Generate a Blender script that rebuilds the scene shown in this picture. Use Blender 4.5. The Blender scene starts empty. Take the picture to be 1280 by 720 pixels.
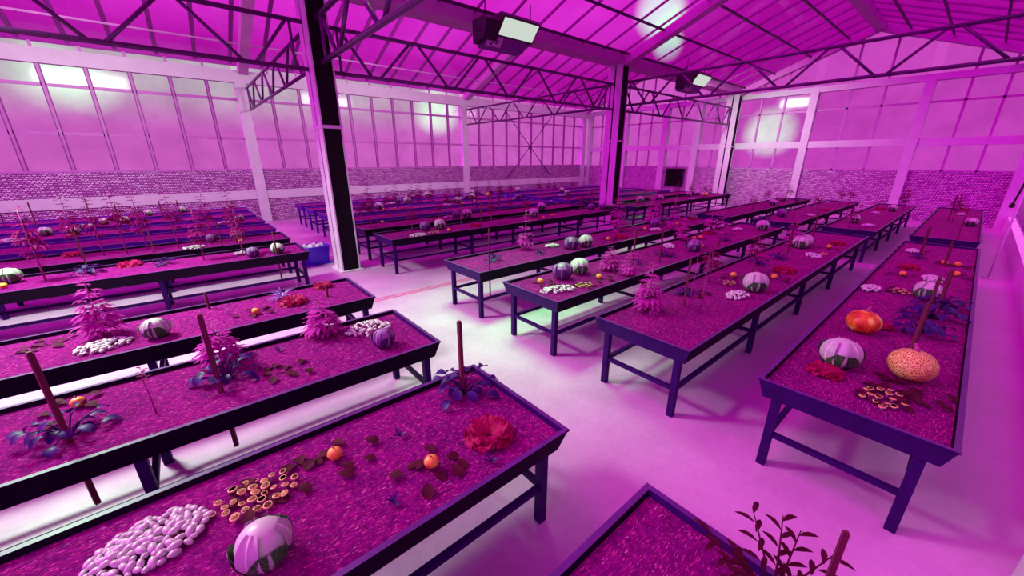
import bpy, math, random
from mathutils import Vector, Matrix
R = math.radians
rnd = random.Random(7)
scene = bpy.context.scene
col = scene.collection
vs = scene.view_settings
vs.view_transform = 'Standard'; vs.look = 'None'; vs.gamma = 1.0; vs.use_curve_mapping = False
vs.exposure = 0.0

# ------------------------------------------------------------------ materials
MATS = {}
def new_mat(name):
    m = bpy.data.materials.new(name); m.use_nodes = True
    nt = m.node_tree; nt.nodes.clear()
    out = nt.nodes.new('ShaderNodeOutputMaterial')
    MATS[name] = m
    return m, nt, out
def node(nt, t, **kw):
    n = nt.nodes.new(t)
    for k, v in kw.items():
        if k.startswith('i_'): n.inputs[k[2:].replace('_', ' ')].default_value = v
        else: setattr(n, k, v)
    return n
def c4(c): return (c[0], c[1], c[2], 1.0)
def ramp(nt, stops, fac):
    r = nt.nodes.new('ShaderNodeValToRGB')
    el = r.color_ramp.elements
    while len(el) < len(stops): el.new(0.5)
    for e, (p, c) in zip(el, stops): e.position = p; e.color = c4(c)
    nt.links.new(fac, r.inputs[0]); return r.outputs[0]
def coords(nt, scale=(1, 1, 1), kind='Object', rot=(0, 0, 0)):
    tc = nt.nodes.new('ShaderNodeTexCoord'); mp = nt.nodes.new('ShaderNodeMapping')
    mp.inputs['Scale'].default_value = scale; mp.inputs['Rotation'].default_value = rot
    nt.links.new(tc.outputs[kind], mp.inputs[0]); return mp.outputs[0]
def noise(nt, vec, scale, detail=4, rough=0.6):
    n = nt.nodes.new('ShaderNodeTexNoise'); n.inputs['Scale'].default_value = scale
    n.inputs['Detail'].default_value = detail; n.inputs['Roughness'].default_value = rough
    nt.links.new(vec, n.inputs['Vector']); return n.outputs['Fac']
def bump(nt, h, strength, dist=0.01):
    b = nt.nodes.new('ShaderNodeBump'); b.inputs['Strength'].default_value = strength
    b.inputs['Distance'].default_value = dist
    nt.links.new(h, b.inputs['Height']); return b.outputs[0]
def pbr(name, c0, c1, rough=0.5, scale=8, metal=0.0, bmp=0.0, bscale=None, spec=0.5, trans=0.0, kind='Object', cscale=(1, 1, 1)):
    m, nt, out = new_mat(name)
    v = coords(nt, cscale, kind); f = noise(nt, v, scale)
    p = node(nt, 'ShaderNodeBsdfPrincipled')
    nt.links.new(ramp(nt, [(0.3, c0), (0.7, c1)], f), p.inputs['Base Color'])
    p.inputs['Roughness'].default_value = rough; p.inputs['Metallic'].default_value = metal
    p.inputs['Specular IOR Level'].default_value = spec
    if bmp:
        nt.links.new(bump(nt, noise(nt, v, bscale or scale * 4), bmp), p.inputs['Normal'])
    sh = p.outputs[0]
    if trans:
        t = node(nt, 'ShaderNodeBsdfTranslucent'); t.inputs[0].default_value = c4(c1)
        mx = node(nt, 'ShaderNodeMixShader'); mx.inputs[0].default_value = trans
        nt.links.new(sh, mx.inputs[1]); nt.links.new(t.outputs[0], mx.inputs[2]); sh = mx.outputs[0]
    nt.links.new(sh, out.inputs[0]); return m

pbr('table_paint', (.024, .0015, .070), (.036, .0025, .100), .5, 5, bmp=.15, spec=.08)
pbr('table_side_shade', (.005, .0005, .009), (.009, .001, .016), .6, 5, bmp=.15, spec=.08)  # near-black copy of the table paint, holds the shade on long sides
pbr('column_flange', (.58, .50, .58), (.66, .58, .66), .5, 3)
pbr('kerb_white', (.86, .74, .85), (.92, .82, .91), .5, 2)
pbr('table_rim_highlight', (.075, .012, .13), (.12, .022, .19), .4, 5, spec=.3)  # lighter copy for the rim tops, their highlight painted in
pbr('table_haze', (.085, .003, .30), (.11, .005, .38), .6, 5, spec=.1)  # violet colour in place of haze over the left nave's farther tables
pbr('column_web_shade', (.006, .004, .006), (.010, .006, .010), .6, 6, spec=.1)  # black colour carries the shade inside the column recesses
pbr('truss_paint', (.07, .008, .09), (.12, .02, .14), .35, 3)
pbr('pale_paint', (.60, .56, .60), (.68, .64, .68), .55, 2)
pbr('roof_beam_paint', (.50, .14, .47), (.58, .20, .54), .5, 2)
pbr('dark_bar', (.02, .004, .03), (.035, .008, .05), .4, 4)
pbr('mullion_paint', (.46, .12, .44), (.54, .16, .52), .45, 3)
pbr('mullion_edge', (.20, .01, .19), (.26, .02, .25), .5, 3)
pbr('lamp_black', (.010, .004, .012), (.02, .008, .02), .5, 6)
pbr('lamp_plate', (.55, .2, .55), (.6, .25, .6), .5, 6)
pbr('lamp_box', (.14, .02, .22), (.17, .03, .26), .5, 12)
pbr('ink', (.03, .004, .09), (.04, .006, .1), .6, 6)
pbr('bin_blue', (.07, .015, .60), (.09, .02, .70), .4, 5)
pbr('bin_white', (.62, .56, .68), (.7, .64, .74), .5, 5)
pbr('stake_wood', (.09, .004, .025), (.16, .010, .05), .7, 30, bmp=.3, cscale=(1, 1, .1))
pbr('stem_red', (.30, .02, .16), (.42, .05, .24), .6, 20)
pbr('leaf_pink', (.42, .012, .30), (.60, .04, .46), .8, 9, trans=.3, spec=.1)
pbr('leaf_red', (.17, .002, .07), (.30, .004, .14), .8, 9, trans=.3, spec=.1)
pbr('leaf_indigo', (.022, .002, .07), (.055, .005, .17), .5, 14, trans=.1, spec=.2)
pbr('leaf_maroon', (.045, .001, .012), (.09, .002, .03), .7, 20, trans=.1, spec=.1)
pbr('leaf_violet', (.20, .05, .36), (.34, .10, .50), .5, 14, trans=.15)
pbr('lettuce_red', (.34, .001, .07), (.54, .004, .15), .6, 12, trans=.4, spec=.15)
pbr('mushroom_white', (.46, .44, .44), (.64, .60, .60), .4, 25)
pbr('mushroom_stem', (.35, .2, .3), (.45, .28, .4), .6, 25)
pbr('mushroom_cap', (.28, .02, .015), (.42, .05, .03), .5, 40)
pbr('mushroom_ring', (.66, .40, .14), (.80, .60, .22), .5, 40)
pbr('black_hook', (.006, .003, .008), (.01, .005, .012), .5, 8)
pbr('stripe_red', (.52, .06, .26), (.62, .10, .34), .6, 4)
pbr('hatch_black', (.004, .003, .004), (.007, .005, .007), .7, 5, spec=.1)

def cabbage_mat(name, a0, a1, vein):
    m, nt, out = new_mat(name)
    tc = node(nt, 'ShaderNodeTexCoord'); sx = node(nt, 'ShaderNodeSeparateXYZ'); nt.links.new(tc.outputs['UV'], sx.inputs[0])
    a = node(nt, 'ShaderNodeMath', operation='SUBTRACT'); a.inputs[1].default_value = .5; nt.links.new(sx.outputs[0], a.inputs[0])
    ab = node(nt, 'ShaderNodeMath', operation='ABSOLUTE'); nt.links.new(a.outputs[0], ab.inputs[0])
    # side veins: sine of v + 3*|u|
    ml = node(nt, 'ShaderNodeMath', operation='MULTIPLY_ADD'); ml.inputs[1].default_value = -.9; nt.links.new(ab.outputs[0], ml.inputs[0]); nt.links.new(sx.outputs[1], ml.inputs[2])
    sn = node(nt, 'ShaderNodeMath', operation='MULTIPLY'); sn.inputs[1].default_value = 38.; nt.links.new(ml.outputs[0], sn.inputs[0])
    si = node(nt, 'ShaderNodeMath', operation='SINE'); nt.links.new(sn.outputs[0], si.inputs[0])
    side = ramp(nt, [(.90, (0, 0, 0)), (1., (1, 1, 1))], si.outputs[0])
    mid = ramp(nt, [(.0, (1, 1, 1)), (.035, (1, 1, 1)), (.06, (0, 0, 0))], ab.outputs[0])
    mx = node(nt, 'ShaderNodeMath', operation='MULTIPLY_ADD'); mx.inputs[1].default_value = .35
    nt.links.new(side, mx.inputs[0]); nt.links.new(mid, mx.inputs[2]); mx.use_clamp = True
    base = ramp(nt, [(.3, a0), (.7, a1)], noise(nt, coords(nt), 9))
    mix = node(nt, 'ShaderNodeMix', data_type='RGBA'); nt.links.new(mx.outputs[0], mix.inputs['Factor'])
    nt.links.new(base, mix.inputs['A']); mix.inputs['B'].default_value = c4(vein)
    p = node(nt, 'ShaderNodeBsdfPrincipled'); p.inputs['Roughness'].default_value = .42
    nt.links.new(mix.outputs['Result'], p.inputs['Base Color'])
    nt.links.new(bump(nt, mx.outputs[0], .5, .006), p.inputs['Normal'])
    nt.links.new(p.outputs[0], out.inputs[0])
cabbage_mat('cabbage_leaf', (.40, .42, .38), (.52, .54, .48), (.72, .74, .68))
cabbage_mat('cabbage_purple', (.13, .02, .17), (.22, .05, .27), (.46, .30, .50))
cabbage_mat('cabbage_purple_outer', (.05, .008, .08), (.09, .014, .13), (.30, .16, .34))
cabbage_mat('cabbage_outer', (.018, .11, .016), (.04, .17, .03), (.42, .50, .40))  # dark green wrapper leaves, also standing in for shade on the heads
def fruit_mat(name, stops, scale, vor=True, rough=.45, b=.6, cs=(1, 1, 1)):
    m, nt, out = new_mat(name); v = coords(nt, cs)
    if vor:
        t = node(nt, 'ShaderNodeTexVoronoi', feature='DISTANCE_TO_EDGE'); t.inputs['Scale'].default_value = scale
        nt.links.new(v, t.inputs['Vector']); f = t.outputs['Distance']
    else: f = noise(nt, v, scale, 5)
    p = node(nt, 'ShaderNodeBsdfPrincipled'); p.inputs['Roughness'].default_value = rough
    nt.links.new(ramp(nt, stops, f), p.inputs['Base Color']); nt.links.new(bump(nt, f, b, .008), p.inputs['Normal'])
    nt.links.new(p.outputs[0], out.inputs[0])
fruit_mat('melon_rind', [(.0, (.80, .95, .25)), (.08, (.66, .55, .12)), (.22, (.40, .04, .02))], 60)
fruit_mat('squash_rind', [(.38, (.42, .01, .005)), (.5, (.66, .14, .01)), (.60, (.8, .95, .14))], 9, vor=False, cs=(1, 1, .4))
fruit_mat('gourd_rind', [(.35, (.62, .12, .01)), (.6, (.78, .50, .07))], 12, vor=False, b=.2)
fruit_mat('yellow_rind', [(.35, (.7, .95, .08)), (.6, (.8, 1., .14))], 9, vor=False, b=.2)

def soil_mat():
    m, nt, out = new_mat('soil')
    v = coords(nt)
    f1 = noise(nt, v, 26, 6, .75); f2 = noise(nt, v, 3.2, 3)
    base = ramp(nt, [(.30, (.08, .0005, .085)), (.52, (.22, .001, .16)), (.74, (.36, .004, .25))], f1)
    patch = ramp(nt, [(.35, (.75, .6, .85)), (.65, (1.1, 1.1, 1.05))], f2)
    mu = node(nt, 'ShaderNodeMix', data_type='RGBA', blend_type='MULTIPLY'); mu.inputs['Factor'].default_value = 1
    nt.links.new(base, mu.inputs['A']); nt.links.new(patch, mu.inputs['B'])
    cur = mu.outputs['Result']
    # straw flecks: two stretched noise layers at different angles
    for rot, sc, lo, c in ((.5, (22, 150, 30), .655, (.66, .06, .28)), (-.8, (26, 180, 30), .66, (.72, .06, .22)), (1.3, (20, 150, 30), .70, (.85, .30, .55)), (2.2, (22, 150, 30), .67, (.75, .06, .42))):
        fl = noise(nt, coords(nt, sc, rot=(0, 0, rot)), 1.0, 2, .4)
        k = ramp(nt, [(lo, (0, 0, 0)), (lo + .035, (1, 1, 1))], fl)
        mx = node(nt, 'ShaderNodeMix', data_type='RGBA'); nt.links.new(k, mx.inputs['Factor'])
        nt.links.new(cur, mx.inputs['A']); mx.inputs['B'].default_value = c4(c); cur = mx.outputs['Result']
    p = node(nt, 'ShaderNodeBsdfPrincipled'); p.inputs['Roughness'].default_value = .9; p.inputs['Specular IOR Level'].default_value = .05
    nt.links.new(cur, p.inputs['Base Color'])
    nt.links.new(bump(nt, f1, .9, .02), p.inputs['Normal']); nt.links.new(p.outputs[0], out.inputs[0])
soil_mat()
def floor_mat():
    m, nt, out = new_mat('concrete_floor'); v = coords(nt)
    f1 = noise(nt, v, 1.1, 5, .6); f2 = noise(nt, v, 14, 6, .7)
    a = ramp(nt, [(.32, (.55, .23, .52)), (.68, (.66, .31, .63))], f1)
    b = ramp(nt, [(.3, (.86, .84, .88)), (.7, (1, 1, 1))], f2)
    mu = node(nt, 'ShaderNodeMix', data_type='RGBA', blend_type='MULTIPLY'); mu.inputs['Factor'].default_value = 1
    nt.links.new(a, mu.inputs['A']); nt.links.new(b, mu.inputs['B'])
    p = node(nt, 'ShaderNodeBsdfPrincipled'); nt.links.new(mu.outputs['Result'], p.inputs['Base Color'])
    nt.links.new(ramp(nt, [(.3, (.30,) * 3), (.7, (.46,) * 3)], f1), p.inputs['Roughness'])
    p.inputs['Specular IOR Level'].default_value = .6
    nt.links.new(bump(nt, f2, .25, .004), p.inputs['Normal']); nt.links.new(p.outputs[0], out.inputs[0])
floor_mat()
def brick_mat(name, axis):
    m, nt, out = new_mat(name)
    tc = node(nt, 'ShaderNodeTexCoord'); sx = node(nt, 'ShaderNodeSeparateXYZ'); nt.links.new(tc.outputs['Object'], sx.inputs[0])
    cb = node(nt, 'ShaderNodeCombineXYZ'); nt.links.new(sx.outputs[axis], cb.inputs[0]); nt.links.new(sx.outputs[2], cb.inputs[1])
    br = node(nt, 'ShaderNodeTexBrick'); nt.links.new(cb.outputs[0], br.inputs['Vector'])
    br.inputs['Scale'].default_value = 1.0; br.inputs['Brick Width'].default_value = .115; br.inputs['Row Height'].default_value = .062
    br.inputs['Mortar Size'].default_value = .014; br.inputs['Mortar Smooth'].default_value = .25
    br.inputs['Color1'].default_value = (.90, .66, .88, 1); br.inputs['Color2'].default_value = (.50, .08, .48, 1); br.inputs['Mortar'].default_value = (.16, .004, .15, 1)
    p = node(nt, 'ShaderNodeBsdfPrincipled'); p.inputs['Roughness'].default_value = .6
    nt.links.new(br.outputs['Color'], p.inputs['Base Color'])
    inv = node(nt, 'ShaderNodeMath', operation='SUBTRACT'); inv.inputs[0].default_value = 1; nt.links.new(br.outputs['Fac'], inv.inputs[1])
    nt.links.new(bump(nt, inv.outputs[0], .8, .03), p.inputs['Normal']); nt.links.new(p.outputs[0], out.inputs[0])
brick_mat('brick_along', 0); brick_mat('brick_across', 1)
def glass_mat(name, t0, t1, refl, scale, rough=.03, cs=(1, 1, 1)):
    m, nt, out = new_mat(name)
    f = noise(nt, coords(nt, cs), scale, 3)
    t = node(nt, 'ShaderNodeBsdfTransparent'); nt.links.new(ramp(nt, [(.3, t0), (.7, t1)], f), t.inputs[0])
    g = node(nt, 'ShaderNodeBsdfGlossy'); g.inputs['Roughness'].default_value = rough; g.inputs[0].default_value = (.9, .8, .9, 1)
    mx = node(nt, 'ShaderNodeMixShader'); mx.inputs[0].default_value = refl
    nt.links.new(t.outputs[0], mx.inputs[1]); nt.links.new(g.outputs[0], mx.inputs[2]); nt.links.new(mx.outputs[0], out.inputs[0])
glass_mat('wall_glass', (.86, .78, .86), (.96, .92, .96), .012, .8, .10)
glass_mat('roof_glass', (.55, .016, .50), (.68, .050, .63), .03, .35)
def emit_mat(name, c, s):
    m, nt, out = new_mat(name); e = node(nt, 'ShaderNodeEmission'); e.inputs[0].default_value = c4(c); e.inputs[1].default_value = s
    nt.links.new(e.outputs[0], out.inputs[0])
emit_mat('lamp_glow', (.62, .68, .62), 1.0)

# ------------------------------------------------------------------ mesh building
class MB:
    def __init__(s): s.v = []; s.f = []; s.mi = []; s.uv = {}; s.sm = []
    def add(s, verts, faces, mi=0, smooth=False, uvs=None):
        o = len(s.v); s.v += [tuple(p) for p in verts]
        for f in faces:
            s.f.append([o + i for i in f]); s.mi.append(mi); s.sm.append(smooth)
        if uvs:
            for i, u in enumerate(uvs): s.uv[o + i] = u
        return s
    def box(s, x0, x1, y0, y1, z0, z1, mi=0):
        v = [(x, y, z) for z in (z0, z1) for y in (y0, y1) for x in (x0, x1)]
        return s.add(v, [(0, 2, 3, 1), (4, 5, 7, 6), (0, 1, 5, 4), (2, 6, 7, 3), (0, 4, 6, 2), (1, 3, 7, 5)], mi)
    def bar(s, p, q, w, h, mi=0, up=(0, 0, 1)):
        p = Vector(p); q = Vector(q); d = (q - p).normalized(); u = Vector(up)
        if abs(d.dot(u)) > .98: u = Vector((1, 0, 0))
        a = d.cross(u).normalized() * (w / 2); b = a.cross(d).normalized() * (h / 2)
        v = [p - a - b, p + a - b, p + a + b, p - a + b, q - a - b, q + a - b, q + a + b, q - a + b]
        return s.add(v, [(3, 2, 1, 0), (4, 5, 6, 7), (0, 1, 5, 4), (1, 2, 6, 5), (2, 3, 7, 6), (3, 0, 4, 7)], mi)
    def tube(s, pts, r, n=8, mi=0, cap=True):
        pts = [Vector(p) for p in pts]; rs = r if isinstance(r, (list, tuple)) else [r] * len(pts)
        v = []; f = []
        for i, p in enumerate(pts):
            d = (pts[min(i + 1, len(pts) - 1)] - pts[max(i - 1, 0)]).normalized()
            u = Vector((0, 0, 1)) if abs(d.z) < .95 else Vector((1, 0, 0))
            a = d.cross(u).normalized(); b = a.cross(d)
            for k in range(n):
                t = 2 * math.pi * k / n; v.append(p + (a * math.cos(t) + b * math.sin(t)) * rs[i])
        for i in range(len(pts) - 1):
            for k in range(n):
                k2 = (k + 1) % n; f.append((i * n + k, i * n + k2, (i + 1) * n + k2, (i + 1) * n + k))
        if cap: f.append(tuple(range(n - 1, -1, -1))); f.append(tuple((len(pts) - 1) * n + k for k in range(n)))
        return s.add(v, f, mi, True)
    def lathe(s, prof, n=16, mi=0, c=(0, 0, 0), fn=None, smooth=True):
        v = []; f = []
        for r, z in prof:
            for k in range(n):
                t = 2 * math.pi * k / n; rr = r * (fn(t) if fn else 1)
                v.append((c[0] + rr * math.cos(t), c[1] + rr * math.sin(t), c[2] + z))
        for i in range(len(prof) - 1):
            for k in range(n):
                k2 = (k + 1) % n; f.append((i * n + k, i * n + k2, (i + 1) * n + k2, (i + 1) * n + k))
        f.append(tuple(range(n - 1, -1, -1))); f.append(tuple((len(prof) - 1) * n + k for k in range(n)))
        return s.add(v, f, mi, smooth)
    def surf(s, fn, nu, nv, mi=0):
        v = []; u_ = []; f = []
        for j in range(nv + 1):
            for i in range(nu + 1):
                v.append(fn(i / nu, j / nv)); u_.append((i / nu, j / nv))
        for j in range(nv):
            for i in range(nu):
                a = j * (nu + 1) + i; f.append((a, a + 1, a + nu + 2, a + nu + 1))
        return s.add(v, f, mi, True, u_)
    def mesh(s, name, *mats):
        me = bpy.data.meshes.new(name); me.from_pydata(s.v, [], s.f)
        for m in mats: me.materials.append(MATS[m])
        me.polygons.foreach_set('material_index', s.mi); me.polygons.foreach_set('use_smooth', s.sm)
        if s.uv:
            l = me.uv_layers.new(name='UVMap')
            for lp in me.loops: l.data[lp.index].uv = s.uv.get(lp.vertex_index, (0, 0))
        me.update(); return me
def tag(o, label, cat, group=None, kind=None):
    o['label'] = label; o['category'] = cat
    if group: o['group'] = group
    if kind: o['kind'] = kind
    return o
def ob(name, me, parent=None, label=None):
    o = bpy.data.objects.new(name, me); col.objects.link(o)
    if parent: o.parent = parent
    if label: o['label'] = label
    return o
def empty(name, loc, rz=0, sc=1.0):
    o = bpy.data.objects.new(name, None); col.objects.link(o); o.empty_display_size = .1
    o.location = loc; o.rotation_euler = (0, 0, rz); o.scale = (sc, sc, sc); return o
def struct(name, me, label=None, parent=None, cat=None):
    o = ob(name, me, parent)
    if not parent:
        o['kind'] = 'structure'
        if label: o['label'] = label
        if cat: o['category'] = cat
    return o

# ------------------------------------------------------------------ camera
cam = bpy.data.cameras.new('camera'); cam.sensor_width = 36; cam.lens = 474.13 / 1280 * 36; cam.clip_end = 200
co = bpy.data.objects.new('camera', cam); col.objects.link(co)
co.location = (0, 0, 2.731); co.rotation_euler = (R(90 - 18.742), 0, R(49.983 - 90)); scene.camera = co
# ------------------------------------------------------------------ room shell
XB = 25.6; X0 = -9.0; YR = -1.05; YM = 10.2; YL = 21.0
COLX = [-8.27, 2.9, 14.07, 25.24]
EAVE = 6.4; SL = .373
def roof_z(y, a, b):          # gable between eaves a and b
    m = (a + b) / 2
    return EAVE + SL * ((y - a) if y < m else (b - y))
f = MB(); f.box(X0, XB + .3, YR - .3, YL + .4, -.12, 0)
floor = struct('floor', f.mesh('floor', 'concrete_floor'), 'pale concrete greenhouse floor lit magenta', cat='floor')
f = MB(); f.box(X0, 23.8, 7.26, 7.33, .0005, .003); f.box(X0, 23.8, 7.37, 7.44, .0005, .003)
struct('trim_1', f.mesh('floor_stripe', 'stripe_red'), 'double red line painted along the cross aisle floor', cat='floor marking')
f = MB(); f.box(14.9, 14.96, YR + .02, -.45, .0005, .004)
struct('trim_2', f.mesh('floor_joint', 'pale_paint'), 'thin pale strip across the floor by the right wall', cat='floor marking')

# left wall: perforated brick, pale band, glazing bays, pale beam, columns
f = MB(); f.box(X0, XB, YL + .06, YL + .26, 0, 1.02); f.box(X0, XB, YL + .06, YL + .26, 1.40, 2.28)
wl = struct('wall_left', f.mesh('wall_left', 'brick_along'), 'long left wall of perforated bricks under tall panes', cat='wall')
f = MB(); f.box(X0, XB, YL, YL + .28, 1.02, 1.40); struct('band', f.mesh('band', 'pale_paint'), parent=wl)
f = MB(); f.box(X0, XB, YL - .02, YL + .22, 5.76, 6.23); struct('beam', f.mesh('beam', 'pale_paint'), parent=wl)
LCX = [2.7 + 11.17 * k for k in range(-1, 3)]
for x in LCX:
    f = MB(); f.box(x - .2, x + .2, YL - .06, YL + .3, 0, 5.76)
    struct('column', f.mesh('column', 'pale_paint'), parent=wl)
wn = [0]
def window(label, frame, fm, pane, pm, fmat='mullion_paint', gmat='wall_glass'):
    wn[0] += 1
    w = struct('window_%d' % wn[0], frame.mesh('window_frame', fmat, 'mullion_edge'), label, cat='window')
    ob('pane', pane.mesh('pane', gmat), w); return w
for k in range(3):
    a, b = LCX[k] + .2, LCX[k + 1] - .2
    f = MB(); n = 10; st = 11.17 / n
    for i in range(1, n):
        x = LCX[k] + i * st
        for dx in (-.05, .05): f.box(x + dx - .014, x + dx + .014, YL + .05, YL + .12, 2.28, 5.76, 1)
        f.box(x - .036, x + .036, YL + .06, YL + .11, 2.28, 5.76)
    for z in (3.58, 5.12): f.box(a, b, YL + .05, YL + .12, z - .05, z + .05)
    f.box(a, b, YL + .04, YL + .13, 2.28, 2.34)
    for i in range(1, n):
        x = LCX[k] + i * st; f.box(x - .04, x + .04, YL + .06, YL + .11, 6.23, 6.42)
    g = MB(); g.box(a, b, YL + .125, YL + .135, 2.28, 5.76); g.box(a, b, YL + .125, YL + .135, 6.23, 6.43)
    window(['left wall glazing bay nearest the camera with gridded pale panes', 'left wall glazing bay right of the nearest black column', 'far left wall glazing bay behind the crossed brace rods'][k], f, None, g, None)
# crossed brace rods in the far bay
b_ = empty('cross_brace', (19.14, YL - .14, 1.4)); tag(b_, 'crossed dark brace rods in front of the far left wall bay', 'brace')
for p, q in (((-2.25, 0, 4.35), (2.1, 0, .2)), ((2.1, 0, 4.25), (-2.15, 0, 0.0))):
    f = MB(); f.tube([p, q], .028, 6); ob('rod', f.mesh('rod', 'truss_paint'), b_)
f = MB(); f.lathe([(.0, -.02), (.14, -.02), (.14, .02), (.0, .02)], 12)
o = ob('hub_plate', f.mesh('hub_plate', 'truss_paint'), b_); o.location = (0, -.02, 2.13); o.rotation_euler = (R(90), 0, 0)

# back wall
f = MB(); f.box(XB + .06, XB + .26, YR, YL, 0, 2.22)
wb = struct('wall_back', f.mesh('wall_back', 'brick_across'), 'rear wall of perforated bricks under magenta panes', cat='wall')
f = MB(); f.box(XB - .02, XB + .26, YR, YL, 3.30, 3.62); struct('band', f.mesh('band', 'pale_paint'), parent=wb)
f = MB(); f.box(XB - .02, XB + .26, YR, YL, 5.93, 6.2); struct('beam', f.mesh('beam', 'pale_paint'), parent=wb)
BCY = [-.98, 2.42, 6.5, 10.2, 12.3, 14.5, 17.6, 20.9]
for y in BCY:
    w = .17 if y not in (12.3, 14.5) else .2
    f = MB(); f.box(XB - .08, XB + .28, y - w, y + w, 0, 6.0); struct('column', f.mesh('column', 'pale_paint'), parent=wb)
bl = ['rear wall glazing beside the right wall corner', 'rear wall glazing second bay from the right wall', 'rear wall glazing bay left of the bright glare', 'rear wall glazing just past the rear black column', 'rear wall glazing above the dark hatch', 'rear wall glazing left of the dark hatch', 'rear wall glazing at the far left corner']
for k in range(7):
    a, b = BCY[k] + .17, BCY[k + 1] - .17
    n = max(2, round((b - a) / 1.1)); f = MB()
    for i in range(1, n):
        y = a + (b - a) * i / n
        for z0, z1 in ((2.22, 3.3), (3.62, 5.93), (6.2, min(8.2, roof_z(y, YR, YM) if y < YM else roof_z(y, YM, YL)))):
            f.box(XB + .05, XB + .12, y - .045, y + .045, z0, z1)
    f.box(XB + .05, XB + .12, a, b, 5.05, 5.13); f.box(XB + .05, XB + .12, a, b, 6.42, 6.48); f.box(XB + .05, XB + .12, a, b, 2.22, 2.28)
    g = MB()
    for z0, z1 in ((2.22, 3.3), (3.62, 5.93)): g.box(XB + .13, XB + .14, a, b, z0, z1)
    ym = [a, b] + ([4.575] if a < 4.575 < b else []) + ([15.6] if a < 15.6 < b else []); ym.sort()
    for ya, yb in zip(ym, ym[1:]):
        za = roof_z(ya, YR, YM) if ya < YM else roof_z(ya, YM, YL); zb = roof_z(yb, YR, YM) if yb < YM else roof_z(yb, YM, YL)
        g.add([(XB + .13, ya, 6.2), (XB + .13, yb, 6.2), (XB + .13, yb, zb), (XB + .13, ya, za)], [(0, 1, 2, 3)])
    window(bl[k], f, None, g, None)
h = empty('wall_hatch', (XB - .02, 13.4, 1.05)); tag(h, 'dark rectangular hatch between pale posts on the rear wall', 'hatch')
f = MB(); f.box(-.04, .1, -.58, .58, 0, 1.06); ob('panel', f.mesh('panel', 'hatch_black'), h)
f = MB()
for a in ((-.05, .09, -.63, -.58, -.04, 1.1), (-.05, .09, .58, .63, -.04, 1.1), (-.05, .09, -.63, .63, 1.06, 1.1), (-.05, .09, -.63, .63, -.04, 0)): f.box(*a)
ob('hatch_frame', f.mesh('hatch_frame', 'dark_bar'), h)

# right wall: pale kerb, glazing, end post
f = MB(); f.box(-1.5, XB, YR - .2, YR, 0, .55)
wr = struct('wall_right', f.mesh('wall_right', 'kerb_white'), 'low pale kerb wall along the right side', cat='wall')
for x in (3.45, 25.3):
    f = MB(); f.box(x - .3, x + .3, YR - .1, YR + .26, 0, 6.3); struct('column', f.mesh('column', 'pale_paint'), parent=wr)
f = MB()
x = -.9
while x < 25:
    f.box(x - .03, x + .03, YR - .178, YR - .165, .55, 6.3); x += 1.117
for z in (2.2, 3.5, 5.1): f.box(-1.5, XB, YR - .178, YR - .165, z - .05, z + .05)
g = MB(); g.box(-1.5, XB, YR - .19, YR - .18, .55, 6.35)
window('right wall glazing above the pale kerb', f, None, g, None)
p = empty('hanging_hook', (22.9, YR + .1, 1.05)); tag(p, 'black hanging rod with a knob end by the right wall', 'hook')
f = MB(); f.tube([(0, 0, .1), (-1.75, 0, .95)], .03, 8); ob('rod', f.mesh('rod', 'black_hook'), p)
f = MB(); f.lathe([(.02, 0), (.07, .03), (.08, .1), (.05, .17), (.02, .2)], 10); ob('knob', f.mesh('knob', 'black_hook'), p)
p = empty('standing_pole', (14.48, -.69, 0)); tag(p, 'thin pale pole standing on the floor beside the right wall', 'pole')
f = MB(); f.tube([(0, 0, .02), (0, 0, 2.4)], .022, 8); ob('shaft', f.mesh('shaft', 'pale_paint'), p)
f = MB(); f.lathe([(.1, 0), (.1, .02), (.03, .03)], 12); ob('base_plate', f.mesh('base_plate', 'pale_paint'), p)

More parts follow.
